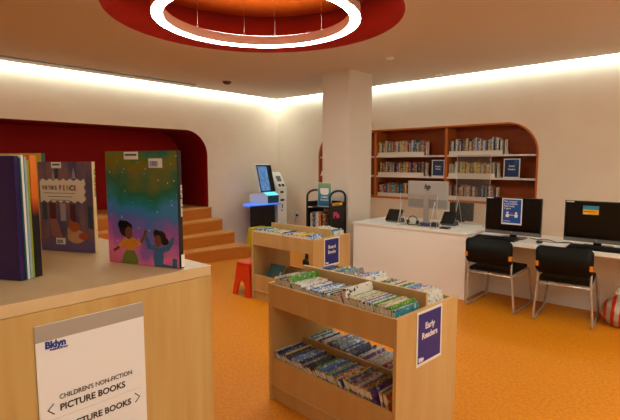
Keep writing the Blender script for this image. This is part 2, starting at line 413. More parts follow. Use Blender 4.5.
for (x, y, nm, lb, cat, m1) in ((-6.126, 4.751, 'smoke_detector', 'dark round smoke detector on the ceiling near the left wall', 'smoke detector', 'black'),):
    t = thing(nm, lb, cat, (x, y, ZC))
    MB().lathe([(0, -.01), (.085, -.01), (.09, 0)], (x, y, ZC), n=28).build('base', M['ringbody'], t)
    MB().lathe([(0, -.055), (.03, -.055), (.055, -.045), (.075, -.02), (.075, -.01)], (x, y, ZC), n=28).build('cover', mat('maroon_plastic', (70, 20, 18), .4), t)
for (x, y, lb) in ((-3.282, 5.133, 'small white ceiling sprinkler in front of the column, right of the ring light'), (-3.307, 6.52, 'small white ceiling sprinkler close above the back wall bookshelf')):
    t = thing('ceiling_sprinkler', lb, 'sprinkler', (x, y, ZC), 'ceiling sprinklers')
    MB().lathe([(0, -.012), (.05, -.01), (.055, 0)], (x, y, ZC), n=24).build('flange', M['plasticwhite'], t)
    MB().lathe([(0, -.04), (.02, -.04), (.022, -.034), (.009, -.03), (.009, -.012)], (x, y, ZC), n=16).build('head', M['silver'], t)

# ------------------------------------------------------------------ stepped seating
t = thing('stepped_seating', 'four orange wooden steps with curved fronts climbing into the red alcove', 'steps', (-6.6, 3, 0))
XLs = [-6.27, -6.50, -6.72, -6.95]; XRs = [-6.05, -6.46, -6.81, -7.14]
for i in range(4):
    P = [(XL + .002, .5)]
    for k in range(31):
        y = .5 + (5.15 - .5) * k / 30
        s = max(0, (y - 3.9) / 1.25)
        x = XLs[i] + (XRs[i] - XLs[i]) * (s ** 1.6)
        if k == 30: P += [(x, y - .05), (x - .012, y - .02), (x - .04, y)]
        else: P.append((x, y))
    P.append((XL + .002, 5.15))
    z0, z1 = .2 * i, .2 * (i + 1)
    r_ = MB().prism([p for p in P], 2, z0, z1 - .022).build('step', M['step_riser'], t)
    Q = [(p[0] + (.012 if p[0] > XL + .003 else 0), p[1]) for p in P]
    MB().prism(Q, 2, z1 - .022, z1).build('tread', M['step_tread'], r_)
struct(MB().box((XL - .95, .5, .0), (XL, 5.10, .8)).build('floor_alcove', M['step_tread']))

# ------------------------------------------------------------------ built-in wall shelving
t = thing('built_in_bookshelf', 'orange built-in bookshelf with white shelves and rounded top corners in the back wall', 'bookshelf', (-4, YB + .16, NZ0))
# edge lip round the niche
o_ = rrect(NX0 - .0, NX1 + .0, NZ0, NZ1, .45, 14, (0, 0, 1, 1)); i_ = rrect(NX0 + .024, NX1 - .024, NZ0 + .035, NZ1 - .024, .426, 14, (0, 0, 1, 1))
b = MB(); n = len(o_)
ys = (YB - .012, YB + .31)
V = [[b.bm.verts.new((p[0], y, p[1])) for p in L] for y in ys for L in (o_, i_)]
fs = []
for k in range(n):
    j = (k + 1) % n
    fs += [b.bm.faces.new((V[0][k], V[0][j], V[1][j], V[1][k])), b.bm.faces.new((V[1][k], V[1][j], V[3][j], V[3][k])),
           b.bm.faces.new((V[2][k], V[3][k], V[3][j], V[2][j])), b.bm.faces.new((V[0][k], V[2][k], V[2][j], V[0][j]))]
b._fin(fs, M['niche_edge']); b.build('frame', None, t)
DIV = (-4.68, -3.34)
for x in DIV: MB().box((x - .02, YB - .01, NZ0 + .036), (x + .02, YB + .315, NZ1 - .036)).build('divider', M['niche_edge'], t)
bays = [(NX0 + .036, -4.70), (-4.66, -3.36), (-3.32, NX1 - .036)]
SH = [1.740, 1.395]
for (a, c) in bays:
    for z in SH: MB().box((a, YB - .005, z - .025), (c, YB + .312, z)).build('shelf', M['shelfwhite'], t)

def bookmesh(tk, w, h, cm, parent_name, cat_parts=True, spine_label=False, vy=1):
    """book standing on its bottom edge; spine on the -y side (vy=1) or +y side (vy=-1); x in [0,tk]"""
    c = .0012
    b = MB()
    b.box((0, 0, 0), (c, w * vy, h), cm); b.box((tk - c, 0, 0), (tk, w * vy, h), cm)
    b.box((c, 0, 0), (tk - c, c * vy, h), cm)
    if spine_label: b.box((.0006, -.0004 * vy, h - .05), (tk - .0006, 0.0002 * vy, h - .012), M['label'])
    p = MB(); g = .0025
    p.box((c, c * vy, g * .4), (tk - c, (w - g) * vy, h - g), M['page'])
    return b, p

# wall shelf rows
PAL_A = ['grey', 'beige', 'brown', 'black', 'white', 'blue', 'yellow', 'teal', 'red', 'navy', 'beige', 'grey', 'orange']
PAL_B = ['grey', 'brown', 'navy', 'red', 'grey', 'yellow', 'brown', 'grey', 'purple', 'black', 'beige']
PAL_C = ['teal', 'navy', 'yellow', 'beige', 'red', 'brown', 'black', 'navy', 'orange', 'grey', 'brown', 'red']
PAL_D = ['white', 'grey', 'navy', 'beige', 'black', 'white', 'light blue', 'brown']
PAL_E = ['beige', 'brown', 'yellow', 'grey', 'brown', 'grey', 'beige', 'white', 'navy']
PAL_F = ['grey', 'brown', 'beige', 'orange', 'grey', 'black', 'navy', 'beige']
def row(x0, x1, z, pal, where, grp, hr=(.19, .25)):
    x = x0; items = []
    last = None
    while True:
        tk = R.choice((.016, .02, .024, .028, .034)) * R.uniform(.9, 1.1)
        if x + tk > x1: break
        cn = R.choice([p for p in pal if p != last] or pal); last = cn
        h = R.uniform(*hr); items.append((x, tk, cn, h)); x += tk + .0015
    n = len(items)
    for k, (x, tk, cn, h) in enumerate(items):
        w = R.uniform(.14, .18); y = YB + .035 + R.uniform(0, .012)
        b, p = bookmesh(tk, w, h, COV[cn], '')
        t_ = p.bm; b.join(t_, M['page'])
        o = b.build('hardcover_book', None, None, local=True); o.location = (x, y, z)
        side = 'left'; q = k + 1
        if q > n / 2: side = 'right'; q = n - k
        tag(o, '%s-spined book, %s from the %s end of the %s' % (cn.replace(' ', '-'), ordw(q), side, where), 'book', grp)
def tray(x0, x1, z, where):
    t = thing('book_tray', 'low white tray holding up the books on the ' + where, 'tray', ((x0 + x1) / 2, YB + .14, z), 'white book trays on the wall shelves')
    MB().box((x0, YB + .022, z), (x1, YB + .27, z + .006)).build('base', M['shelfwhite'], t)
    MB().box((x0, YB + .018, z), (x1, YB + .022, z + .062)).build('lip', M['shelfwhite'], t)
def bookend(x, z, where):
    t = thing('bookend', 'white and grey bookend closing the row on the ' + where, 'bookend', (x, YB + .15, z), 'white bookends on the wall shelves')
    MB().box((x, YB + .03, z), (x + .008, YB + .13, z + .22), M['white'], bev=.002).build('plate', None, t)
    MB().box((x + .008, YB + .04, z), (x + .05, YB + .20, z + .012), M['silver']).build('foot', None, t)
    MB().prism([(x + .008, z + .012), (x + .045, z + .012), (x + .008, z + .2)], 1, YB + .05, YB + .06, M['silver']).build('brace', None, t)
names = {(1, 0): 'top shelf of the middle bay', (1, 1): 'second shelf of the middle bay', (1, 2): 'lowest shelf of the middle bay',
         (2, 0): 'top shelf of the right bay', (2, 1): 'second shelf of the right bay', (2, 2): 'lowest shelf of the right bay',
         (0, 0): 'top shelf of the left bay', (0, 1): 'second shelf of the left bay', (0, 2): 'lowest shelf of the left bay'}
PALS = {(1, 0): PAL_A, (1, 1): PAL_B, (1, 2): PAL_C, (2, 0): PAL_D, (2, 1): PAL_E, (2, 2): PAL_F}
ext = {(1, 0): (-4.64, -3.74), (1, 1): (-4.64, -3.74), (1, 2): (-4.64, -3.74), (2, 0): (-3.30, -2.47), (2, 1): (-3.30, -2.57), (2, 2): (-3.30, -2.57)}
zs = [1.740, 1.395, NZ0 + .036]
for (bay, r_), (x0, x1) in ext.items():
    z = zs[r_]; w = names[(bay, r_)]
    tray(x0, x1 + .002, z, w)
    row(x0 + .003, x1, z + .007, PALS[(bay, r_)], w, 'books on the ' + w, (.20, .255) if r_ == 0 else (.19, .235))
    bookend(x1 + .03, z, w)
for r_ in range(3):     # slivers seen either side of the column
    z = zs[r_]; w = names[(0, r_)]
    x0 = NX0 + (.10 if r_ == 0 else .05)
    w = ('top', 'second', 'lowest')[r_] + ' wall shelf left of the column'; tray(x0, x0 + .22, z, w); row(x0 + .003, x0 + .22, z + .007, ['grey', 'white', 'black', 'orange', 'teal'], w, 'books left of the column', (.18, .22))

def standee(x0, x1, z, y, pm, l1, l2, label, grp, fs=.03):
    h = (x1 - x0) * 1.22
    t = thing('shelf_sign', label, 'sign', ((x0 + x1) / 2, y, z), grp)
    MB().box((x0, y, z), (x1, y + .004, z + h)).build('frame', M['plasticwhite'], t)
    MB().box((x0 + .014, y - .0015, z + .018), (x1 - .014, y, z + h - .014)).build('sheet', pm, t)
    MB().prism([(y + .004, z), (y + .08, z), (y + .004, z + .12)], 0, (x0 + x1) / 2 - .004, (x0 + x1) / 2 + .004).build('prop', M['plasticwhite'], t)
    cx = (x0 + x1) / 2
    for s_, zz in ((l1, .58), (l2, .42)):
        text('lettering', s_, fs, M['whiteink'], t, rel((cx, y - .002, z + h * zz), t), '-y', .0009, 'CENTER')
    return t
standee(-3.605, -3.385, 1.396, YB + .05, M['walksign'], 'Graphic', 'Novels', 'slate blue framed sign standing at the end of the middle bay second shelf', 'framed signs on the wall shelves')
s2 = standee(-2.455, -2.225, 1.396, YB + .05, M['wallsign'], 'Middle', 'Readers', 'deep blue framed sign with a light swirl on the right bay shelf', 'framed signs on the wall shelves')

# ------------------------------------------------------------------ browser bookcases (bins above and below)
def browser(x0, y0, x1, y1, label, nm_group, notch=False):
    H = .815; T = .022; ym = (y0 + y1) / 2
    t = thing('browser_bookcase', label, 'bookcase', ((x0 + x1) / 2, ym, 0), nm_group)
    for a in (x0, x1 - T): MB().box((a, y0 - .012, 0), (a + T, y1 + .012, H), bev=.002).build('end_panel', M['maple'], t)
    xa, xb = x0 + T, x1 - T
    for yy in (y0, y1 - .018):
        MB().box((xa, yy, .652), (xb, yy + .018, H - .008)).build('front_lip', M['maple'], t)
        MB().box((xa, yy, .112), (xb, yy + .018, .297)).build('lower_lip', M['maple'], t)
        MB().box((xa, yy - .004 if yy == y0 else yy, .1055), (xb, yy + .018 if yy == y0 else yy + .022, .1115)).build('ledge', M['maple_top'], t)
        yk = yy + .012 if yy == y0 else yy - .012
        MB().box((xa, yk, .0), (xb, yk + .018, .105)).build('kick_board', M['maple'], t)
    MB().box((xa, y0 + .018, .655), (xb, y1 - .018, .672)).build('upper_tray', M['maple'], t)
    MB().box((xa, y0 + .018, .116), (xb, y1 - .018, .133)).build('lower_tray', M['maple'], t)
    MB().box((xa, ym - .009, .672), (xb, ym + .009, .888)).build('upper_divider', M['maple'], t)
    MB().box((xa, ym - .009, .133), (xb, ym + .009, .362)).build('lower_divider', M['maple'], t)
    return t
B1 = (-2.225, 1.985, -1.192, 2.585)
MARK = set(col.objects); B2 = (-4.13, 3.53, -3.145, 4.14)
browser(*B1, 'nearer maple bin bookcase, full of thin paperbacks, with the Early Readers sign', 'maple bin bookcases')
browser(*B2, 'farther maple bin bookcase near the kiosk, with the Board Books sign', 'maple bin bookcases')

cnt = {}
def fill(x0, x1, yf, z, specs, where, grp, vy=1, name='paperback_book'):
    """specs: list of (stop_x, tilt_deg, (tmin,tmax), (wmin,wmax), (hmin,hmax), palette); books lean to the left"""
    items = []; pth = None; x = x0; last = None; first = True
    for (xs, td, tr, wr, hr, pal) in specs:
        while x < xs:
            th = math.radians(td + R.uniform(-.4, .4)); tk = R.uniform(*tr); h = R.uniform(*hr); w = R.uniform(*wr)
            if first: x = x0 + h * math.sin(th) + .002; first = False
            elif th > pth: x += min(h * math.cos(th), hp * math.cos(pth) + tk) * (math.tan(th) - math.tan(pth)) + .0005
            if x + tk / math.cos(th) > x1 - .001: break
            cand = [p for p in pal if p != last] or pal
            cn = R.choice(cand); last = cn
            items.append((x, th, tk, w, h, cn)); x += tk / math.cos(th) + .0006; pth = th; hp = h
    n = len(items)
    for k, (x, th, tk, w, h, cn) in enumerate(items):
        b, p = bookmesh(tk, w, h, COV[cn], '', spine_label=True, vy=vy)
        o = b.build(name, None, None, local=True)
        o.location = (x, yf + vy * R.uniform(0.002, .008), z + .0005); o.rotation_euler = (0, -th, 0)
        LOC[o.name] = Vector((0, 0, 0))
        pb = p.build('page_block', None, None, local=True); pb.parent = o
        side = 'left'; q = k + 1
        if q > n / 2: side = 'right'; q = n - k
        tag(o, '%s %s, %s from %s end, %s' % (cn.replace(' ', '-'), 'board book' if name == 'board_book' else 'paperback', ordw(q), side, where), 'book', grp)
    return n
TH = (.0065, .011)
xa, xb = B1[0] + .022, B1[2] - .022
W_ = (.225, .25)
tot = fill(xa, xb, B1[1] + .018, .672, [
    (xa + .14, 16, TH, W_, (.178, .19), ['white', 'light blue', 'blue', 'beige', 'white', 'navy']),
    (xa + .20, 16, TH, W_, (.178, .185), ['white', 'brown', 'red', 'white']),
    (xa + .215, 18, (.011, .012), (.255, .257), (.215, .216), ['green']),
    (xa + .34, 28, TH, W_, (.185, .192), ['white', 'light blue', 'white', 'beige']),
    (xa + .40, 34, TH, W_, (.18, .19), ['brown', 'beige', 'grey', 'light blue']),
    (xa + .53, 34, TH, W_, (.182, .196), ['light blue', 'white', 'blue', 'light blue']),
    (xa + .58, 30, TH, W_, (.18, .192), ['yellow', 'black', 'white', 'grey']),
    (xa + .66, 20, TH, W_, (.18, .186), ['white', 'red', 'black', 'beige']),
    (xa + .675, 16, (.010, .011), (.252, .253), (.222, .223), ['black-printed white']),
    (xa + .78, 15, TH, W_, (.175, .184), ['white', 'green', 'beige', 'white', 'grey']),
    (xa + .86, 12, TH, W_, (.172, .182), ['white', 'red', 'white', 'light blue', 'black']),
    (xb - .03, 8, TH, W_, (.172, .182), ['white', 'green', 'beige', 'red', 'white']),
    (xb, 5, TH, (.22, .235), (.168, .172), ['teal', 'light blue', 'teal'])],
    'near upper bin, Early Readers bookcase', 'thin paperbacks in the upper near bin')
tot += fill(xa, xb, B1[3] - .018, .672, [
    (xa + .25, 20, TH, W_, (.175, .2), ['navy', 'teal', 'blue', 'white']),
    (xa + .4, 26, TH, W_, (.18, .225), ['yellow', 'orange', 'grey', 'teal', 'white']),
    (xa + .55, 26, TH, W_, (.18, .2), ['red', 'white', 'light blue']),
    (xa + .60, 26, (.009, .011), (.22, .23), (.225, .235), ['white', 'light blue']),
    (xa + .8, 24, TH, W_, (.17, .19), ['brown', 'green', 'light blue', 'white', 'black']),
    (xb, 22, TH, W_, (.17, .195), ['white', 'teal', 'red', 'light blue', 'white'])],
    'far upper bin, Early Readers bookcase', 'thin paperbacks in the upper far bin', vy=-1)
tot += fill(xa, xb, B1[1] + .018, .133, [
    (xa + .12, 24, TH, W_, (.215, .235), ['white', 'orange', 'red', 'grey', 'navy', 'beige']),
    (xa + .2, 26, TH, W_, (.215, .235), ['yellow', 'blue', 'white', 'navy']),
    (xa + .38, 30, TH, W_, (.22, .24), ['blue', 'grey', 'navy', 'black', 'light blue']),
    (xa + .5, 30, TH, W_, (.21, .235), ['teal', 'navy', 'red', 'yellow', 'black']),
    (xa + .72, 34, TH, W_, (.245, .26), ['grey', 'green', 'beige', 'orange', 'blue', 'light blue']),
    (xb - .06, 28, TH, W_, (.245, .255), ['orange', 'grey', 'green', 'beige', 'purple', 'brown']),
    (xb, 14, TH, W_, (.235, .245), ['orange', 'beige', 'brown', 'white'])],
    'near lower bin, Early Readers bookcase', 'thin paperbacks in the lower near bin')
tot += fill(xa, xb, B1[3] - .018, .133, [
    (xa + .3, 24, TH, W_, (.215, .24), ['teal', 'white', 'navy', 'light blue']),
    (xa + .5, 30, (.010, .014), W_, (.25, .28), ['light blue', 'grey', 'purple', 'navy']),
    (xa + .6, 26, TH, W_, (.22, .25), ['navy', 'red', 'white', 'purple']),
    (xb, 24, TH, W_, (.215, .24), ['teal', 'white', 'grey', 'white', 'red'])],
    'far lower bin, Early Readers bookcase', 'thin paperbacks in the lower far bin', vy=-1)
xa2, xb2 = B2[0] + .022, B2[2] - .022
TB = (.012, .02)
tot += fill(xa2, xb2, B2[1] + .018, .672, [
    (xa2 + .3, 12, TB, (.15, .2), (.165, .18), ['navy', 'white', 'black', 'white', 'teal']),
    (xa2 + .5, 16, TB, (.15, .2), (.165, .182), ['white', 'green', 'beige', 'blue', 'white']),
    (xa2 + .7, 12, TB, (.15, .2), (.16, .178), ['black', 'white', 'beige', 'red', 'light blue']),
    (xa2 + .86, 14, TB, (.17, .2), (.165, .178), ['yellow', 'orange', 'beige', 'yellow']),
    (xb2, 12, TB, (.17, .2), (.17, .182), ['blue', 'light blue', 'blue'])],
    'near upper bin, Board Books bookcase', 'board books in the upper near bin', name='board_book')
tot += fill(xa2, xb2, B2[3] - .018, .672, [
    (xa2 + .6, 12, TB, (.15, .2), (.155, .175), ['white', 'blue', 'red']),
    (xa2 + .8, 12, TB, (.15, .2), (.19, .21), ['white', 'beige', 'white']),
    (xb2, 12, TB, (.17, .2), (.17, .2), ['blue', 'white', 'teal'])],
    'far upper bin, Board Books bookcase', 'board books in the upper far bin', vy=-1, name='board_book')
for (x0_, w_, h_, th_, cn, lb) in ((-3.99, .25, .32, 28, 'teal', 'large dark teal book leaning face-out in the lower bin of the farther bookcase'),
                              (-3.725, .20, .27, 36, 'brown', 'brown and red book leaning face-out right of the large teal book'),
                              (-3.515, .19, .25, 40, 'grey', 'grey book leaning face-out beside the brown and red one')):
    b, p = bookmesh(.014, w_, h_, COV[cn] if cn != 'teal' else M['teal'], '')
    rz_ = Matrix.Rotation(-PI / 2, 4, 'Z')      # spine to the left, cover towards the room
    for q_ in (b, p): q_.bm.transform(Matrix.Translation((0, .014, 0)) @ rz_)
    o = b.build('picture_book', None, None, local=True); o.location = (x0_, B2[1] + .026, .134); o.rotation_euler = (-math.radians(th_), 0, 0)
    LOC[o.name] = Vector((0, 0, 0)); pb = p.build('page_block', None, None, local=True); pb.parent = o
    tag(o, lb, 'book', 'large books in the lower bin of the farther bookcase')
    if cn == 'teal':
        for sh, mm in (([(.10, .09), (.17, .09), (.18, .17), (.135, .20), (.09, .17)], M['skin']), ([(.06, .05), (.2, .05), (.19, .09), (.08, .09)], M['greenprint']), ([(.19, .19), (.22, .19), (.22, .24), (.19, .24)], COV['grey'])):
            MB().prism(sh, 1, -.0008, 0).build('cover_print', mm, o, local=True)
def end_sign(x, y0, y1, z0, z1, lines, label, grp, cy=None):
    t = thing('bookcase_sign', label, 'sign', (x + .002, (y0 + y1) / 2, z0), grp)
    MB().box((x + .0008, y0, z0), (x + .0035, y1, z1)).build('frame', M['plasticwhite'], t)
    MB().box((x + .0035, y0 + .014, z0 + .018), (x + .0042, y1 - .014, z1 - .016)).build('sheet', M['navy'], t)
    for s_, zz, sz in lines: text('lettering', s_, sz, M['whiteink'], t, rel((x + .0046, (y0 + y1) / 2, z0 + (z1 - z0) * zz), t), 'x', .0012, 'CENTER')
    return t
t = end_sign(B1[2], 2.152, 2.412, .50, .810, [('Early', .65, .049), ('Readers', .48, .049)], 'navy Early Readers sign on the end panel of the nearer bookcase', 'navy end signs')
text('logo', 'Bklyn', .022, M['whiteink'], t, rel((B1[2] + .0046, 2.175, .532), t), 'x', .002, 'LEFT')
text('logo', 'Public Library', .008, M['whiteink'], t, rel((B1[2] + .0046, 2.175, .524), t), 'x', .0005, 'LEFT')
PV = Vector((B1[2], B1[1], 0)); AN = math.radians(-3.5)
def turn(names_):
    for o in names_:
        v = Vector(o.location) - PV
        o.location = PV + Matrix.Rotation(AN, 3, 'Z') @ v
        o.rotation_euler.z += AN
turn([o for o in col.objects if o not in MARK and o.parent is None and (('Early' in o['label']) or o['label'].startswith('navy Early'))])
t = end_sign(B2[2], 3.69, 3.95, .50, .806, [('Board', .62, .052), ('Books', .44, .052)], 'navy Board Books sign on the end panel of the farther bookcase', 'navy end signs')
text('logo', 'Bklyn', .022, M['whiteink'], t, rel((B2[2] + .0046, 3.715, .53), t), 'x', .002, 'LEFT')
# black round hook below the upper bin of the farther bookcase
t = thing('hanging_hook', 'small round black hook hanging from the upper bin lip of the farther bookcase', 'hook', (-3.24, 3.512, .66))
MB().tube([(-3.24, 3.512, .66), (-3.24, 3.512, .60)], .011, n=12).build('neck', M['black'], t)
MB().lathe([(0, 0), (.012, 0), (.016, .01), (.012, .018), (0, .018)], (-3.24, 3.512, .618), n=16).build('collar', M['black'], t)
MB().sphere((-3.24, 3.508, .562), (.046, .018, .046)).build('disc', M['black'], t)

# ------------------------------------------------------------------ big maple counter with picture books
CX, CYE, CZ = -.938, .668, 1.35
t = thing('book_counter', 'tall pale maple book counter with picture books standing on its top', 'counter', (-1.3, -.4, 0))
MB().box((-1.99, -1.4, CZ - .025), (CX, CYE, CZ), bev=.0015).build('top_board', M['maple_top'], t)
MB().box((-1.99, CYE - .025, 0), (CX - .0225, CYE, CZ - .026), bev=.001).build('end_panel', M['maple_fig'], t)
MB().box((-1.99, -1.4, 0), (CX, -1.375, CZ - .026), bev=.0015).build('end_panel', M['maple_fig'], t)
MB().box((CX - .022, -1.374, 0), (CX, CYE, CZ - .0255)).build('front_panel', M['maple_fig'], t)
MB().box((-1.99, -1.374, 0), (-1.97, CYE - .026, CZ - .026)).build('back_panel', M['maple_fig'], t)

X = CX + .0005
t = thing('counter_sign', 'white directional sign with grey top band on the maple counter front', 'sign', (X, .378, 1.015))
MB().box((X, .269, 1.015), (X + .003, .484, 1.2985), bev=.0008).build('holder', M['paper'], t)
MB().box((X + .003, .269, 1.2665), (X + .0036, .484, 1.298)).build('top_band', M['greyband'], t)
F = X + .0034
def tx(nm, s_, sz, m, y, z, bold=0, al='LEFT', xs=1): return text(nm, s_, sz, m, t, rel((F, y, z), t), 'x', bold, al, xs=xs)
tx('logo', 'Bklyn', .0185, M['logo'], .285, 1.2515, .0009, xs=.92)
tx('logo', 'Public Library', .0062, M['logo'], .293, 1.2455, .0002, xs=.95)
tx('lettering', "CHILDREN'S NON-FICTION", .0138, M['ink'], .305, 1.1445, .0001, xs=.87)
tx('lettering', 'PICTURE BOOKS', .0185, M['ink'], .305, 1.1215, .0004, xs=.95)
tx('lettering', 'PICTURE BOOKS', .0185, M['ink'], .448, 1.0785, .0004, 'RIGHT', xs=.94)
for (y, z, s_) in ((.284, 1.1295, 1), (.468, 1.0880, -1)):
    MB().tube([(F, y + s_ * .0105, z + .0105), (F, y, z), (F, y + s_ * .0105, z - .0105)], .0011, n=6).build('arrow', M['ink'], t)
MB().box((F - .0004, .285, 1.108), (F, .47, 1.1084)).build('rule', M['greyband'], t)

def facebook(name, label, p0, ang, w, h, tk, cm, sm, grp='picture books standing on the counter'):
    """book with its cover towards the camera; local x along the cover, local y backwards, spine at x=w"""
    t = thing(name, label, 'book', (p0[0], p0[1], CZ + .0012), grp, ang)
    c = .002
    b = MB(); b.box((0, 0, 0), (w, c, h), cm); b.box((0, tk - c, 0), (w, tk, h), cm); b.build('cover', None, t, local=True)
    MB().box((w, 0, 0), (w + c, tk, h), bev=.0005).build('spine', sm, t, local=True)
    MB().box((.004, c, .003), (w, tk - c, h - .003)).build('page_block', M['page'], t, local=True)
    return t
def L(t, mb, nm, m): return mb.build(nm, m, t, local=True)
def ltext(t, nm, s_, sz, m, x, z, bold=0, al='LEFT', xs=1, y=-.0006, rot=None): return text(nm, s_, sz, m, t, Vector((x, y, z)), '-y', bold, al, xs=xs, rot=rot, depth=.0002)

# galaxy book
g = facebook('picture_book', 'picture book with a starry teal and pink cover of two dancing children', (-1.161, .515), math.radians(19.7), .220, .280, .014, M['galaxy'], M['black'])
def disc(cx, cz, rx, rz, n=24, y0=-.0008, y1=0): return [(cx + rx * math.cos(2 * PI * k / n), cz + rz * math.sin(2 * PI * k / n)) for k in range(n)]
def flat(t, shapes, nm, m, y0, y1):
    for s_ in shapes:
        if t is g: s_ = [(.116 + (x - .098) * 1.13, max(.0008, z * 1.16 - .011)) for x, z in s_]
        L(t, MB().prism(s_, 1, y0, y1, m), nm, None)
def limb(p, r):
    out = []; back = []
    for i in range(len(p)):
        a = Vector(p[max(i - 1, 0)]); c = Vector(p[min(i + 1, len(p) - 1)]); d = (c - a).normalized(); nrm = Vector((-d.y, d.x))
        rr = r[i] if hasattr(r, '__len__') else r
        out.append(tuple(Vector(p[i]) + nrm * rr)); back.append(tuple(Vector(p[i]) - nrm * rr))
    return out + back[::-1]
# girl in orange top and olive skirt
flat(g, [[(.032, .004), (.078, .004), (.081, .016), (.076, .028), (.068, .041), (.046, .041), (.037, .026)]], 'printed_skirt', M['greenprint'], -.0007, 0)
flat(g, [[(.046, .039), (.068, .039), (.072, .052), (.067, .066), (.052, .068), (.043, .055)], limb([(.066, .060), (.080, .054), (.090, .060)], [.007, .006, .004]), limb([(.050, .062), (.036, .052), (.026, .044)], [.007, .006, .004])], 'printed_blouse', M['orangeprint'], -.0010, -.0001)
flat(g, [limb([(.088, .058), (.098, .070), (.102, .082)], .003), limb([(.027, .045), (.018, .040), (.010, .036)], .003), disc(.056, .077, .010, .014)], 'printed_skin', M['skin'], -.0013, -.0002)
flat(g, [disc(.046, .086, .017, .017), disc(.035, .094, .009, .010), disc(.054, .090, .012, .009)], 'printed_hair', M['hair'], -.0011, -.0001)
# boy in blue
flat(g, [[(.124, .004), (.146, .004), (.150, .030), (.148, .050), (.128, .050), (.122, .030)], limb([(.128, .048), (.112, .052), (.106, .066), (.104, .078)], [.006, .006, .005, .003]),
         limb([(.146, .046), (.162, .050), (.170, .062), (.176, .074)], [.006, .006, .005, .003]), limb([(.146, .010), (.166, .007), (.180, .008)], .007), limb([(.178, .006), (.179, .030)], .006)], 'printed_clothes', M['blueclothes'], -.0008, 0)
flat(g, [disc(.136, .064, .009, .013), limb([(.104, .078), (.102, .086)], .003)], 'printed_face', M['skin'], -.0013, -.0002)
flat(g, [disc(.142, .074, .015, .012), disc(.154, .064, .010, .008), disc(.132, .080, .008, .008)], 'printed_cap', M['hair'], -.0011, -.0001)
L(g, MB().box((.062, -.001, .260), (.106, 0, .2785)), 'library_label', M['label'])
L(g, MB().box((.066, -.0013, .269), (.102, -.001, .273)), 'label_print', M['ink'])
bc = L(g, MB().box((.138, -.001, .240), (.178, 0, .262)), 'barcode_label', M['label'])
b = MB(); x = .142
for k in range(9):
    w = R.choice((.0009, .0014, .002)); b.box((x, -.0013, .243), (x + w, -.001, .256), M['logo'] if k < 7 else M['ink']); x += w + .0013
L(g, b, 'barcode', None)
rotv = Matrix(((0, 0, 1), (0, 1, 0), (-1, 0, 0))) @ Matrix(((1, 0, 0), (0, 1, 0), (0, 0, 1)))
rv = Matrix(((0, 0, 1), (0, 1, 0), (-1, 0, 0)))     # reads down a spine facing +x
text('spine_lettering', 'WE LIFT OUR ARMS', .0085, M['whiteink'], g, Vector((.2256, .0040, .20)), 'x', .0002, 'LEFT', rot=rv, depth=.0002)
L(g, MB().box((.225, .001, .004), (.2256, .013, .034)), 'call_number_label', M['label'])

# brownstone street book
f = facebook('picture_book', 'picture book with a dusky street cover and a zigzag cream title panel', (-1.468, .456), math.radians(25.9), .187, .255, .011, M['street'], M['cream'])
zz = []
x0, x1, z0, z1 = .006, .160, .142, .204
n = 13
for k in range(n + 1): zz.append((x0 + (x1 - x0) * k / n, z0 + (.004 if k % 2 else -.003)))
for k in range(1, 6): zz.append((x1 + (.004 if k % 2 else -.002), z0 + (z1 - z0) * k / 6))
for k in range(n, -1, -1): zz.append((x0 + (x1 - x0) * k / n, z1 + (.004 if k % 2 else -.003)))
flat(f, [zz], 'title_panel', M['sticker'], -.0007, 0)
ltext(f, 'title_lettering', 'FOR THIS IS', .016, M['ink'], .014, .1765, .0004, xs=.62, y=-.0009)
for k, (ch, cc) in enumerate(zip('FENCE', ('purple', 'orange', 'yellow', 'black', 'red'))):
    ltext(f, 'title_lettering', ch, .020, mat('title_' + cc, {'purple': (84, 40, 110), 'orange': (190, 96, 24), 'yellow': (170, 140, 30), 'black': (24, 20, 24), 'red': (170, 30, 34)}[cc], .4), .074 + k * .0125, .175, .0008, xs=.8, y=-.0009)
for k, (a, c) in enumerate(((.018, .128), (.032, .118), (.040, .110))):
    ltext(f, 'small_print', ('lines of small print about the story', 'with more of the small print', 'and a few last words'), .0062, M['ink'], a, 0, 0) if False else L(f, MB().box((a, -.0010, .166 - k * .010), (c, -.0007, .1674 - k * .010)), 'small_print', M['ink'])
fac = mat('facade_print', (150, 96, 88), .4); maroon = mat('maroon_print', (78, 26, 32), .4); slate = mat('slate_print', (42, 60, 72), .4); pale = mat('pale_mauve_print', (164, 148, 158), .4); rust = mat('rust_print', (168, 76, 40), .4)
flat(f, [[(.0, .0), (.187, .0), (.187, .030), (.0, .036)]], 'printed_pavement', mat('mauve_print', (104, 88, 128), .4), -.0005, 0)
flat(f, [[(.040, .040), (.078, .036), (.060, .092), (.036, .092)]], 'printed_stoop', fac, -.0008, -.0001)
flat(f, [[(.010, .09), (.026, .09), (.026, .138), (.010, .138)], [(.060, .208), (.072, .208), (.072, .24), (.060, .24)], [(.168, .07), (.184, .066), (.184, .13), (.168, .134)]], 'printed_windows', slate, -.0007, 0)
flat(f, [[(.036, .093), (.058, .093), (.058, .138), (.036, .138)], [(.108, .085), (.126, .085), (.126, .136), (.108, .136)]], 'printed_doors', maroon, -.0009, 0)
flat(f, [[(.074, .088), (.092, .088), (.092, .138), (.074, .138)], [(.118, .208), (.132, .208), (.126, .238)], [(.05, .205), (.058, .205), (.054, .232)]], 'printed_panes', pale, -.0009, 0)
flat(f, [disc(.125, .045, .030, .020), disc(.105, .060, .010, .012)], 'printed_fox', mat('tan_print', (196, 150, 106), .4), -.0010, 0)
flat(f, [disc(.120, .072, .020, .014), disc(.150, .046, .016, .010), disc(.11, .084, .006, .008)], 'printed_scarf', rust, -.0012, 0)
L(f, MB().box((.050, -.001, .237), (.084, 0, .254)), 'library_label', M['label'])
L(f, MB().box((.054, -.0013, .245), (.080, -.001, .249)), 'label_print', M['ink'])
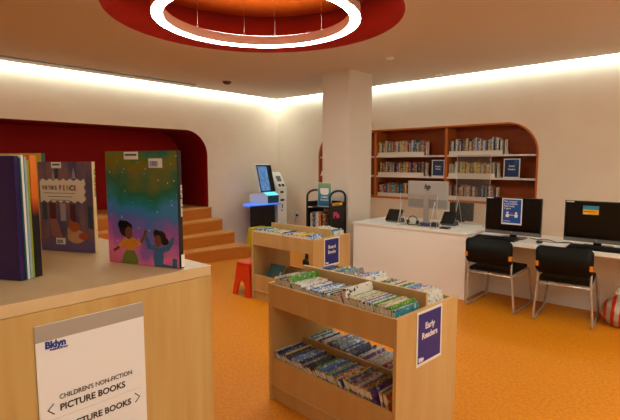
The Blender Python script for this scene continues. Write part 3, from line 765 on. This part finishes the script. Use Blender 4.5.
L(f, MB().box((.054, -.0014, .020), (.086, 0, .038)), 'barcode_label', M['label'])
b = MB(); x = .058
for k in range(8):
    w = R.choice((.0009, .0014, .002)); b.box((x, -.0017, .023), (x + w, -.0014, .033), M['ink']); x += w + .0013
L(f, b, 'barcode', None)
text('spine_lettering', 'FOR THIS IS FENCE', .009, M['ink'], f, Vector((.1896, .0055, .235)), 'x', .0002, 'LEFT', rot=rv, depth=.0002)

# books standing in a row at the left edge
u = Vector((math.cos(math.radians(28)), math.sin(math.radians(28)))); nn = Vector((-u.y, u.x))
base = Vector((-1.104, .299))
def edgebook(off, tk, ext_, w, h, cm, label, spinem=None):
    p = base + nn * off + u * ext_ - u * w
    return facebook('picture_book', label, (p.x, p.y), math.radians(28), w - .002, h, tk, cm, spinem or cm)
edgebook(.000, .011, 0, .22, .266, M['purple'], 'dark purple picture book, frontmost of the row at the photo\'s left edge')
edgebook(.0118, .004, .002, .21, .262, M['teal'], 'thin teal book directly behind the dark purple picture book')
edgebook(.0165, .006, .001, .22, .268, M['label'], 'white-spined book, third back from the front of the left edge row')
edgebook(.0232, .005, .003, .21, .264, mat('pale_blue_cover', (150, 176, 196), .35), 'pale blue thin book between two others in the left edge row')
edgebook(.029, .006, .002, .21, .258, mat('lime_cover', (150, 160, 40), .35), 'yellow-green thin book in front of the black and orange book')
o2 = mat('orange_black_print', (226, 104, 24), .35)
o2 = gradz('orange_black_print', [(0, (20, 18, 24)), (.5, (24, 20, 28)), (.56, (150, 50, 24)), (.66, (226, 110, 30)), (1, (232, 128, 40))], 0, .27)
edgebook(.036, .017, .004, .22, .268, o2, 'black and orange picture book next to the street cover book')
base = Vector((-1.565, .500)); edgebook(0, .012, 0, .22, .282, mat('mustard_cover', (214, 186, 60), .35), 'tall yellow picture book standing behind the street cover book', M['teal'])

# ------------------------------------------------------------------ service desk and computer table
t = thing('service_desk', 'long white service desk in front of the back wall bookshelf', 'desk', (-3.0, 5.6, 0))
MB().box((-3.84, 5.14, 0), (-2.21, 6.02, .765), bev=.004).build('body', M['deskfront'], t)
MB().box((-3.85, 5.13, .766), (-2.20, 6.10, .80), bev=.006).build('worktop', M['white'], t)
t = thing('computer_table', 'white computer table under the two black monitors', 'table', (-.8, 5.4, 0))
MB().box((-2.195, 5.085, .715), (1.2, 5.85, .76), bev=.004).build('tabletop', M['white'], t)
MB().box((-2.20, 5.70, 0), (1.2, 5.725, .714)).build('modesty_panel', M['deskfront'], t)
MB().box((1.17, 5.12, 0), (1.2, 5.69, .714)).build('end_panel', M['deskfront'], t)

def monitor(x, y, z, label, w=.605):
    t = thing('desktop_monitor', label, 'monitor', (x, y, z), 'black computer monitors on the white table')
    MB().box((x - w / 2, y - .02, z + .045), (x + w / 2, y + .02, z + .465), M['black'], bev=.005).build('casing', None, t)
    MB().box((x - w / 2 + .014, y - .022, z + .092), (x + w / 2 - .014, y - .020, z + .452)).build('display', M['screen'], t)
    MB().box((x - w / 2 + .002, y - .0225, z + .047), (x + w / 2 - .002, y - .0200, z + .083)).build('chin', M['chingrey'], t)
    MB().prism(disc(x, z + .075, .006, .006), 1, y - .0235, y - .0226).build('badge', M['silver'], t)
    MB().box((x - .035, y + .021, z + .012), (x + .035, y + .05, z + .25), bev=.004).build('stand_neck', M['black'], t)
    MB().box((x - .13, y - .06, z), (x + .13, y + .12, z + .012), bev=.004).build('stand_foot', M['chingrey'], t)
    MB().box((x - w / 2 + .014, y - .0232, z + .448), (x - w / 2 + .085, y - .0222, z + .460)).build('asset_sticker', M['label'], t)
    return t
m1 = monitor(-1.768, 5.36, .76, 'black monitor with a blue notice taped on its screen')
m2 = monitor(-.94, 5.36, .76, 'black monitor with a small yellow and blue sticker, at the right edge')
# notice
y = 5.36 - .0235
t = thing('taped_notice', 'blue and white notice taped to the screen of the left monitor', 'notice', (-1.775, y, .96))
a = math.radians(-2)
MB().box((-1.885, y - .001, .92), (-1.665, y, 1.215)).build('sheet', M['paper'], t)
MB().box((-1.873, y - .0014, .938), (-1.677, y - .001, 1.203)).build('blue_field', M['blueprint'], t)
for k, s_ in enumerate(('This computer', 'is not available.', 'Please keep', "6' apart.")):
    text('lettering', s_, .026, M['whiteink'], t, rel((-1.864, y - .0016, 1.172 - k * .026), t), '-y', .0004, 'LEFT', xs=.95)
b = MB()
for cx in (-1.822, -1.728):
    b.prism(disc(cx, 1.052, .013, .014), 1, y - .0018, y - .0014); b.prism([(cx - .016, 1.002), (cx + .016, 1.002), (cx + .02, 1.036), (cx - .02, 1.036)], 1, y - .0018, y - .0014)
b.prism([(-1.80, 1.024), (-1.75, 1.024), (-1.75, 1.030), (-1.80, 1.030)], 1, y - .0018, y - .0014)
b.build('people_symbols', M['whiteink'], t)
MB().prism(disc(-1.775, 1.045, .015, .013), 1, y - .0019, y - .0015).build('warning_symbol', mat('red_print', (190, 40, 50), .4), t)
MB().box((-1.866, y - .0018, .956), (-1.79, y - .0014, .961)).build('small_print', M['whiteink'], t)
# sticker on right monitor
t = thing('screen_sticker', 'small blue and yellow sticker on the right monitor screen', 'sticker', (-.985, y, 1.1))
MB().box((-1.075, y - .001, 1.090), (-.935, y, 1.178)).build('sheet', M['yellowtape'], t)
MB().box((-1.075, y - .0014, 1.140), (-.935, y - .001, 1.178)).build('blue_band', mat('sky_print', (60, 150, 190), .4), t)
MB().box((-1.070, y - .0014, 1.092), (-1.03, y - .001, 1.102)).build('white_corner', M['label'], t)
MB().box((-1.065, y - .0018, 1.118), (-.96, y - .001, 1.122)).build('small_print', M['ink'], t)

def keyboard(x0, x1, y0, y1, label):
    t = thing('computer_keyboard', label, 'keyboard', ((x0 + x1) / 2, (y0 + y1) / 2, .76), 'black keyboards')
    z = .7604
    MB().prism([(y0, z), (y1, z), (y1, z + .026), (y0, z + .014)], 0, x0, x1).build('case', M['black'], t)
    b = MB()
    nx = 16; ny = 5
    for i in range(nx):
        for j in range(ny):
            ax = x0 + .012 + (x1 - x0 - .024) * i / nx; ay = y0 + .012 + (y1 - y0 - .024) * j / ny
            zz = z + .014 + .012 * (ay - y0) / (y1 - y0)
            b.box((ax, ay, zz), (ax + (x1 - x0 - .024) / nx - .004, ay + (y1 - y0 - .024) / ny - .004, zz + .006))
    b.build('keys', M['black'], t)
keyboard(-2.12, -1.66, 5.10, 5.27, 'black keyboard on the table in front of the notice monitor')
keyboard(-1.16, -.60, 5.11, 5.30, 'black keyboard on the table in front of the right monitor')
t = thing('computer_mouse', 'black computer mouse on the white table between the monitors', 'mouse', (-1.44, 5.24, .76))
MB().sphere((-1.44, 5.22, .7765), (.032, .050, .0165)).build('shell', M['black'], t)
MB().tube([(-1.44, 5.275, .775), (-1.40, 5.36, .765), (-1.34, 5.33, .764), (-1.28, 5.42, .764), (-1.22, 5.5, .764)], .003, n=6).build('cable', M['cord'], t)
t = tag(MB().tube([(-1.62, 5.50, .765), (-1.52, 5.44, .765), (-1.42, 5.50, .765), (-1.30, 5.36, .765), (-1.24, 5.4, .765), (-1.19, 5.47, .765)], .004, n=6).build('cable', M['cord'], None, origin=(-1.4, 5.4, .761)), 'black cable looping over the white table between the two monitors', 'cable')
t = tag(MB().box((-2.02, 5.275, .7604), (-1.84, 5.295, .7625)).build('paper_slip', M['paper'], None, origin=(-1.93, 5.285, .7604)), 'white paper slip lying before the left monitor', 'paper')

# ------------------------------------------------------------------ chairs
def chair():
    t = thing('stacking_chair', '', 'chair', (0, 0, 0), 'black chairs at the computer table')
    def arc(a, b_, c, n=5):
        a, b_, c = Vector(a), Vector(b_), Vector(c)
        return [(a * (1 - k / n) ** 2 + b_ * 2 * (k / n) * (1 - k / n) + c * (k / n) ** 2) for k in range(n + 1)]
    for s_ in (-1, 1):
        x = s_ * .260; xt = s_ * .232
        P = [Vector((xt, -.365, .72)), Vector((xt, -.33, .42)), Vector((x, -.318, .10))]
        P += arc((x, -.315, .05), (x, -.315, .012), (x, -.27, .012)) + arc((x, .28, .012), (x, .325, .012), (x, .322, .05))
        P += arc((xt, .27, .37), (xt, .265, .42), (xt, .20, .42)) + [Vector((xt, -.33, .405))]
        MB().tube(P, .0115, n=10).build('side_frame', M['chrome'], t, local=True)
    MB().tube([(-.232, -.335, .405), (.232, -.335, .405)], .0115).build('cross_bar', M['chrome'], t, local=True)
    MB().tube([(-.232, .18, .418), (.232, .18, .418)], .0105).build('cross_bar', M['chrome'], t, local=True)
    # backrest, slightly curved pad
    b = bmesh.new(); nx, nz = 12, 6
    def P_(i, k, front):
        u_ = -1 + 2 * i / nx; v_ = k / nz
        x = u_ * .262; z = .545 + v_ * .255
        y = -.392 + .03 * (1 - u_ * u_) * -1 + .045 * 0 - .012 * v_
        y = -.375 - .028 * (1 - u_ * u_) - .015 * v_
        return Vector((x, y + (.016 if front else -.016), z))
    P2 = rrect(-.25, .25, .525, .80, .055, 6)
    A = []; B_ = []
    t1 = MB()
    t1.prism(P2, 1, -.018, .018)
    bmesh.ops.bevel(t1.bm, geom=[e for e in t1.bm.edges if abs(e.verts[0].co.y - e.verts[1].co.y) < 1e-5], offset=.011, segments=3, affect='EDGES')
    # slice for bending
    for k in range(1, 12):
        bmesh.ops.bisect_plane(t1.bm, geom=list(t1.bm.verts) + list(t1.bm.edges) + list(t1.bm.faces), plane_co=(-.262 + .524 * k / 12, 0, 0), plane_no=(1, 0, 0))
    for v in t1.bm.verts:
        u_ = v.co.x / .262
        v.co.y += -.372 - .026 * (1 - u_ * u_) - .06 * (v.co.z - .545)
    for f_ in t1.bm.faces: f_.smooth = True
    t1.build('backrest', M['blackfab'], t, local=True)
    s = MB().box((-.235, -.315, .424), (.235, .20, .468), bev=.018)
    for v in s.bm.verts: v.co.z += .012 * math.cos(v.co.x * 6) - .02 * max(0, -v.co.y) 
    s.build('seat', M['blackfab'], t, local=True)
    for s_ in (-1, 1):
        MB().box((s_ * .234 - .015, -.405, .588), (s_ * .234 + .015, -.345, .640), bev=.004).build('bracket', M['brass'], t, local=True)
    return t
c1 = chair(); c2 = copy_tree(c1)
c1.location = (-1.858, 5.29, 0); c1['label'] = 'black padded chair with chrome legs facing the notice monitor'
c2.location = (-1.165, 5.30, 0); c2.rotation_euler = (0, 0, math.radians(5.5)); c2['label'] = 'black padded chair with chrome legs beside the red striped bag'

# ------------------------------------------------------------------ things on the service desk
ZD = .8005
def hp():
    x0, x1, y = -3.255, -2.672, 5.6
    t = thing('desktop_monitor', 'silver-backed monitor with a round logo standing on the service desk', 'monitor', (-2.96, 5.66, ZD))
    MB().box((x0, y, 1.005), (x1, y + .035, 1.372), bev=.006).build('casing', M['silver'], t)
    MB().box((x0 + .01, y + .035, 1.015), (x1 - .01, y + .037, 1.362)).build('display', M['screen'], t)
    MB().box((-3.0, y - .03, ZD + .012), (-2.93, y - .002, 1.16), bev=.004).build('stand_neck', M['silver'], t)
    MB().box((-3.09, y - .09, ZD), (-2.84, y + .12, ZD + .012), bev=.004).build('stand_foot', M['silver'], t)
    MB().box((x0 + .012, y - .003, 1.02), (x1 - .012, y, 1.13)).build('back_vent', mat('grey_plastic', (150, 150, 148), .5), t)
    text('logo', 'hp', .09, M['ink'], t, rel((-2.965, y - .004, 1.27), t), '-y', .0025, 'CENTER', rot=Matrix(((1, .25, 0), (0, 0, -1), (0, 1, 0))))
hp()
def tiltpad(x, y, s_, label, w=.2):
    t = thing('desk_phone', label, 'phone', (x, y, ZD), 'black devices on the service desk')
    MB().prism([(y - .02, ZD + .004), (y + .13, ZD + .004), (y + .10, ZD + .06)], 0, x - w / 2, x + w / 2).build('base', M['black'], t)
    b = MB(); b.prism([(y - .05 + 0, ZD + .03), (y - .035, ZD + .022), (y + .075, ZD + .165), (y + .06, ZD + .175)], 0, x - w / 2 - .01, x + w / 2 + .01, M['black'])
    b.build('panel', None, t)
    b = MB().tube([(x - w / 2 - .01, y + .0, ZD + .012), (x - w / 2 - .04, y + .02, ZD + .03), (x - w / 2 - .035, y + .08, ZD + .03)], .012, n=8).build('handset', M['black'], t)
tiltpad(-3.38, 5.45, 1, 'black tilted desk phone at the left end of the service desk')
tiltpad(-2.66, 5.62, 1, 'black desk phone right of the silver monitor on the service desk', .16)
t = thing('headset', 'black headset lying on the service desk before the silver monitor', 'headset', (-3.08, 5.44, ZD))
MB().tube([(-3.14 + .07 * math.cos(a_) + .06, 5.44, ZD + .035 + .075 * math.sin(a_)) for a_ in [PI * k / 12 for k in range(13)]], .006, n=8).build('headband', M['black'], t)
for s_ in (-.07, .07): MB().sphere((-3.08 + s_, 5.44, ZD + .031), (.018, .032, .03)).build('ear_cup', M['black'], t)
t = thing('hand_scanner', 'dark blue hand scanner lying on the service desk near the monitor stand', 'scanner', (-2.85, 5.38, ZD))
MB().box((-2.97, 5.42, ZD), (-2.81, 5.49, ZD + .035), bev=.012).build('body', M['navy'], t)
MB().box((-2.82, 5.41, ZD), (-2.72, 5.50, ZD + .05), bev=.014).build('head', M['black'], t)
tag(MB().tube([(-3.12, 5.36, ZD + .0075), (-3.06, 5.33, ZD + .0075), (-2.99, 5.37, ZD + .0075), (-2.9, 5.33, ZD + .0075), (-2.75, 5.36, ZD + .0075), (-2.69, 5.42, ZD + .0075)], .006, n=6).build('cable', M['cord'], None, origin=(-2.9, 5.34, ZD)), 'black cable lying along the front of the service desk', 'cable')
tag(MB().box((-2.62, 5.28, ZD), (-2.5, 5.36, ZD + .02), bev=.006).build('card_reader', M['black'], None, origin=(-2.56, 5.32, ZD)), 'flat black card reader on the service desk beside the acrylic screen', 'card reader')

def shield(x0, x1, y, z1, label):
    t = thing('acrylic_screen', label, 'screen', ((x0 + x1) / 2, y, ZD), 'clear acrylic screens on the service desk')
    MB().box((x0, y - .003, ZD + .002), (x1, y + .003, z1)).build('panel', M['acrylic'], t)
    for x in (x0 + .03, x1 - .03):
        b = MB()
        for sg in (-1, 1):
            b.tube([(x, y + sg * .005, 1.13), (x, y + sg * .12, ZD + .006)], .005, n=6)
        b.tube([(x, y - .12, ZD + .006), (x, y + .12, ZD + .006)], .005, n=6)
        b.build('foot', M['acrylic_edge'], t)
    b = MB()
    for x in (x0, x1): b.box((x - .0015, y - .0035, ZD + .002), (x + .0015, y + .0035, z1))
    b.build('edge', M['acrylic_edge'], t)
shield(-3.17, -2.65, 5.27, 1.22, 'low clear acrylic screen in front of the silver monitor')
shield(-2.69, -2.245, 5.9, 1.72, 'tall clear acrylic screen at the right end of the service desk')

# staff chair behind the desk
t = thing('office_chair', 'dark grey office chair behind the service desk', 'chair', (-2.76, 6.42, 0))
MB().box((-2.94, 6.22, .80), (-2.59, 6.27, 1.06), bev=.02).build('backrest', M['darkgrey'], t)
MB().box((-2.98, 6.25, .44), (-2.54, 6.66, .52), bev=.03).build('seat', M['darkgrey'], t)
MB().box((-2.80, 6.235, .46), (-2.72, 6.262, .82), bev=.004).build('back_post', M['black'], t)
MB().tube([(-2.76, 6.45, .06), (-2.76, 6.45, .45)], .025).build('gas_lift', M['black'], t)
for k in range(5):
    a_ = 2 * PI * k / 5
    o = MB().tube([(-2.76, 6.45, .09), (-2.76 + .24 * math.cos(a_), 6.45 + .24 * math.sin(a_), .06)], .02, r2=.012).build('base_arm', M['black'], t)
    MB().sphere((-2.76 + .24 * math.cos(a_), 6.45 + .24 * math.sin(a_), .026), .025, sub=2).build('caster', M['black'], o)

# ------------------------------------------------------------------ red striped bag
t = thing('tote_bag', 'bulging red and white striped plastic bag on the floor under the computer table', 'bag', (-.675, 5.36, 0))
b = MB(); tm = bmesh.new(); bmesh.ops.create_icosphere(tm, subdivisions=5, radius=1)
from mathutils import noise as NZ
for v in tm.verts:
    d = v.co.copy(); k = 1 + .10 * NZ.noise(d * 2.2) + .05 * NZ.noise(d * 6)
    z = d.z * k
    rr = 1 - .25 * max(0, z) ** 1.5
    v.co = Vector((d.x * k * .19 * rr, d.y * k * .17 * rr, max(0.001, max(0, .15 + z * .17))))
b.join(tm, M['bag'], True); o = b.build('sack', None, t, local=True)
b = MB()
for k in range(5):
    a_ = k * 1.3; b.sphere((-.01 + .045 * math.cos(a_), .02 + .04 * math.sin(a_), .325 + .012 * (k % 3)), (.036, .028, .03), sub=2)
b.build('knot', M['label'], t, local=True)
b = MB()
for s_ in (-1, 1):
    b.tube([(.03 + s_ * .02, .0 + s_ * .03, .33), (.05 + s_ * .05, s_ * .04, .39), (.07 + s_ * .03, .0, .40), (.05, 0, .34)], .012, n=8)
b.build('handles', M['label'], t, local=True)

# ------------------------------------------------------------------ children's plastic stools
def stool(x, y, hb, ht, H_, m, label, rz=0):
    t = thing('plastic_stool', label, 'stool', (x, y, 0), 'children\'s plastic stools', rz)
    for k in range(4):
        prof = [(-hb, 0), (-hb * .52, 0)]
        prof += [(hb * .50 * math.cos(PI - a_), .02 + H_ * .42 * math.sin(a_)) for a_ in [PI * q / 12 for q in range(13)]]
        prof += [(hb * .52, 0), (hb, 0), (ht, H_ - .02), (-ht, H_ - .02)]
        b = MB(); A = []; B_ = []
        for (u_, z) in prof:
            f_ = hb + (ht - hb) * z / (H_ - .02)
            uu = u_ if abs(u_) < f_ else math.copysign(f_, u_)
            A.append(Vector((uu, -f_, z))); 
            uu2 = math.copysign(min(abs(uu), f_ - .02), uu) if abs(uu) > f_ - .02 else uu
            B_.append(Vector((uu2, -f_ + .02, z)))
        rot = Matrix.Rotation(k * PI / 2, 3, 'Z')
        av = [b.bm.verts.new(rot @ p) for p in A]; bv = [b.bm.verts.new(rot @ p) for p in B_]
        fs = [b.bm.faces.new(av), b.bm.faces.new(bv[::-1])]
        n_ = len(av)
        for i in range(n_):
            fs.append(b.bm.faces.new((av[i], bv[i], bv[(i + 1) % n_], av[(i + 1) % n_])))
        bmesh.ops.recalc_face_normals(b.bm, faces=b.bm.faces); b.mats = [m]
        b.build('leg_panel', None, t, local=True)
    MB().box((-ht - .004, -ht - .004, H_ - .025), (ht + .004, ht + .004, H_ + .012), bev=.015).build('seat', m, t, local=True)
    return t
stool(-4.30, 3.64, .155, .115, .40, M['orangeplastic'], 'orange-red plastic child stool beside the farther bin bookcase')
stool(-6.24, 5.56, .20, .165, .44, M['yellowplastic'], 'yellow plastic child stool at the foot of the steps by the wall', .1)

# ------------------------------------------------------------------ self-checkout kiosk and payment pillar
t = thing('checkout_kiosk', 'self-checkout kiosk with a tilted touch screen and glowing blue tray', 'kiosk', (-6.8, 6.05, 0))
MB().box((-6.99, 5.93, 0), (-6.60, 6.25, .82), bev=.01).build('pedestal', M['black'], t)
MB().prism([(-6.96, 5.74), (-6.5, 5.36), (-6.42, 5.42), (-6.40, 6.22), (-6.46, 6.30), (-6.96, 6.32)], 2, .826, .842).build('tray', M['ktray'], t)
b = MB(); b.prism([(-7.02, .843), (-6.5, .843), (-6.5, 1.0), (-6.62, 1.052), (-7.02, 1.0)], 1, 5.95, 6.27, M['plasticwhite']); b.build('housing', None, t)
MB().box((-6.4995, 5.965, .85), (-6.498, 6.255, .992)).build('front_glow', M['teal'], t)
MB().prism([(-6.505, .9985), (-6.503, 1.0035), (-6.615, 1.0525), (-6.617, 1.0475)], 1, 5.97, 6.25).build('light_panel', M['kcyan'], t)
# screen: leans back towards the wall
def lean(z): return -6.625 - (z - 1.06) * .26
b = MB(); b.prism([(lean(1.055), 1.055), (lean(1.585), 1.585), (lean(1.585) - .05, 1.595), (lean(1.055) - .06, 1.06)], 1, 5.90, 6.29, M['plasticwhite']); b.build('screen_shell', None, t)
def slab(y0, y1, z0, z1, e, m, nm):
    MB().prism([(lean(z0) + e, z0), (lean(z1) + e, z1), (lean(z1) + .0005, z1), (lean(z0) + .0005, z0)], 1, y0, y1).build(nm, m, t)
slab(5.905, 6.285, 1.062, 1.58, .006, M['black'], 'bezel'); slab(5.925, 6.16, 1.085, 1.555, .008, M['kscreen'], 'touch_screen')
t = thing('payment_pillar', 'narrow white payment pillar with black slots right of the kiosk', 'kiosk', (-6.75, 6.48, 0))
MB().prism([(-6.94, 0), (-6.62, 0), (-6.62, 1.12), (-6.80, 1.415), (-6.83, 1.43), (-6.94, 1.43)], 1, 6.34, 6.59).build('cabinet', M['plasticwhite'], t)
b = MB()
for (y0, y1, z0, z1) in ((6.42, 6.50, 1.02, 1.06), (6.42, 6.52, .86, .90), (6.46, 6.48, .72, .80), (6.44, 6.48, .66, .68)): b.box((-6.621, y0, z0), (-6.614, y1, z1))
b.build('slots', M['black'], t)
MB().box((-6.621, 6.40, .42), (-6.615, 6.56, .52)).build('sticker', M['label'], t)
def pl(z): return -6.62 - (z - 1.12) * (.18 / .295)
b = MB()
for (y0, y1, z0, z1) in ((6.40, 6.46, 1.15, 1.20), (6.49, 6.56, 1.15, 1.20)):
    b.prism([(pl(z0) + .006, z0), (pl(z1) + .006, z1), (pl(z1) - .004, z1), (pl(z0) - .004, z0)], 1, y0, y1)
b.build('card_slots', M['black'], t)
b = MB(); b.prism([(pl(1.25) + .004, 1.25), (pl(1.36) + .004, 1.36), (pl(1.36) - .004, 1.36), (pl(1.25) - .004, 1.25)], 1, 6.42, 6.54); b.build('pin_pad', M['chingrey'], t)

# outlets
for (x, lb) in ((-6.77, 'white wall outlet, left one of the pair beside the payment pillar'), (-6.60, 'white wall outlet with a black plug, near the book cart')):
    t = thing('wall_outlet', lb, 'outlet', (x, YB, .5), 'white wall outlets')
    MB().box((x - .045, YB - .008, .48), (x + .045, YB, .62), bev=.002).build('plate', M['plasticwhite'], t)
    b = MB()
    for z in (.52, .565): b.box((x - .018, YB - .0105, z), (x + .018, YB - .008, z + .028))
    b.build('socket', M['label'], t)
t = thing('power_plug', 'black plug with a cord in the right wall outlet', 'plug', (-6.60, YB - .03, .54))
MB().box((-6.625, YB - .045, .52), (-6.575, YB - .0106, .56), bev=.006).build('plug_body', M['black'], t)
MB().tube([(-6.60, YB - .045, .535), (-6.61, YB - .06, .45), (-6.66, YB - .05, .3), (-6.72, YB - .05, .12), (-6.76, YB - .08, .012)], .005, n=6).build('cord', M['cord'], t)

# ------------------------------------------------------------------ book cart
cx0, cx1, cy0, cy1 = -4.515, -4.085, 4.92, 5.265
t = thing('book_cart', 'black metal book cart with arched ends standing in front of the column', 'cart', ((cx0 + cx1) / 2, 5.07, 0))
for x in (cx0, cx1):
    P = [(x, cy0, .06)] + [(x, (cy0 + cy1) / 2 - (cy1 - cy0) / 2 * math.cos(a_), 1.12 + .10 * math.sin(a_) ** .8) for a_ in [PI * k / 14 for k in range(15)]] + [(x, cy1, .06)]
    MB().tube(P, .016, n=10).build('end_frame', M['cartblack'], t)
    MB().box((x - .006, cy0 + .016, .345), (x + .006, cy1 - .016, 1.06)).build('end_panel', M['cartblack'], t)
for z in (.99, .69, .36): MB().box((cx0 + .007, cy0 + .0, z - .02), (cx1 - .007, cy1, z)).build('shelf', M['cartblack'], t)
MB().box((cx0 + .007, (cy0 + cy1) / 2 + .08, .99), (cx1 - .007, (cy0 + cy1) / 2 + .09, 1.07)).build('shelf_back', M['cartblack'], t)
for x in (cx0, cx1):
    for y in (cy0, cy1):
        MB().lathe([(0, -.011), (.03, -.011), (.034, 0), (.03, .011), (0, .011)], (0, 0, 0), n=16).build('caster', M['black'], t, local=True)
        o = t.children[-1] if False else [c for c in t.children if c.name.startswith('caster')][-1]
        o.rotation_euler = (PI / 2, 0, 0); o.location = Vector((x, y, .035)) - LOC[t.name]
t_ = thing('cart_sticker', 'yellow sticker strip on the end panel of the black book cart', 'sticker', (cx1 + .007, 5.07, 1.03))
MB().box((cx1 + .0065, 4.965, 1.015), (cx1 + .009, 5.185, 1.052)).build('strip', M['yellowtape'], t_)
text('lettering', 'RETURNS', .03, M['ink'], t_, rel((cx1 + .0095, 4.99, 1.022), t_), 'x', .0005)
t_ = thing('pink_lettering', 'pink handwriting on the end panel of the black book cart', 'writing', (cx1 + .007, 5.07, .87))
text('letters', "Pla", .12, M['pink'], t_, rel((cx1 + .0069, 4.985, .84), t_), 'x', .004)
tag(MB().box((cx0 + .02, cy0 - .0015, .975), (cx0 + .10, cy0 - .0002, .988)).build('shelf_label', M['label'], None, origin=(cx0 + .06, cy0, .98)), 'small pale label on the top shelf edge of the cart', 'label')
x = cx0 + .035
for k, (cn, tk, h) in enumerate((('beige', .03, .20), ('grey', .022, .22), ('black', .014, .2), ('blue', .014, .22), ('grey', .016, .21), ('white', .03, .225), ('beige', .018, .22), ('orange', .035, .215), ('black', .03, .19), ('brown', .05, .2))):
    b, p = bookmesh(tk, .17, h, COV[cn], '')
    o = b.build('library_book', None, None, local=True); o.location = (x, cy0 + .03, .6905); x += tk + .003
    LOC[o.name] = Vector((0, 0, 0)); pb = p.build('page_block', None, None, local=True); pb.parent = o
    tag(o, '%s book on the cart\'s middle shelf, %s from the left' % (cn, ordw(k + 1)), 'book', 'books on the black cart')
# flyer on the cart
t = thing('display_flyer', 'teal and green flyer in a holder standing on top of the book cart', 'flyer', (-4.255, 5.0, .9915))
y = 4.955
b = MB(); b.box((-.128, 0, .0), (.128, .004, .345), M['plasticwhite']); b.build('holder', None, t, local=True)
b = MB(); b.box((-.122, -.001, .008), (.122, 0, .338)); b.build('sheet', M['flyer'], t, local=True)
b = MB(); b.box((-.08, -.002, .20), (.08, -.001, .265)); b.prism([(-.08, .20), (.08, .20), (.05, .17), (-.05, .17)], 1, -.002, -.001); b.build('white_emblem', M['whiteink'], t, local=True)
for k, s_ in enumerate(('SUMMER', 'READING')): text('lettering', s_, .035, M['whiteink'], t, Vector((0, -.0015, .125 - .04 * k)), '-y', .0004, 'CENTER')
b = MB(); b.box((-.05, .004, 0), (.05, .09, .004)); b.build('foot', M['plasticwhite'], t, local=True)


# ------------------------------------------------------------------ world, camera, look
w = bpy.data.worlds.new('World'); bpy.context.scene.world = w; w.use_nodes = True
w.node_tree.nodes['Background'].inputs[0].default_value = (.02, .018, .016, 1); w.node_tree.nodes['Background'].inputs[1].default_value = 1

cd = bpy.data.cameras.new('camera'); cam = bpy.data.objects.new('camera', cd); col.objects.link(cam)
cd.sensor_fit = 'HORIZONTAL'; cd.sensor_width = 36; cd.lens = 36 * 460 / 620; cd.clip_start = .02
cam.location = (0, 0, 1.6)
cam.rotation_euler = (PI / 2 - math.atan(46 / 460), 0, math.radians(42.2))
sc = bpy.context.scene; sc.camera = cam
sc.view_settings.view_transform = 'Standard'; sc.view_settings.look = 'None'; sc.view_settings.gamma = 1
sc.view_settings.exposure = 1.03
print('BOOKS IN BINS', tot)
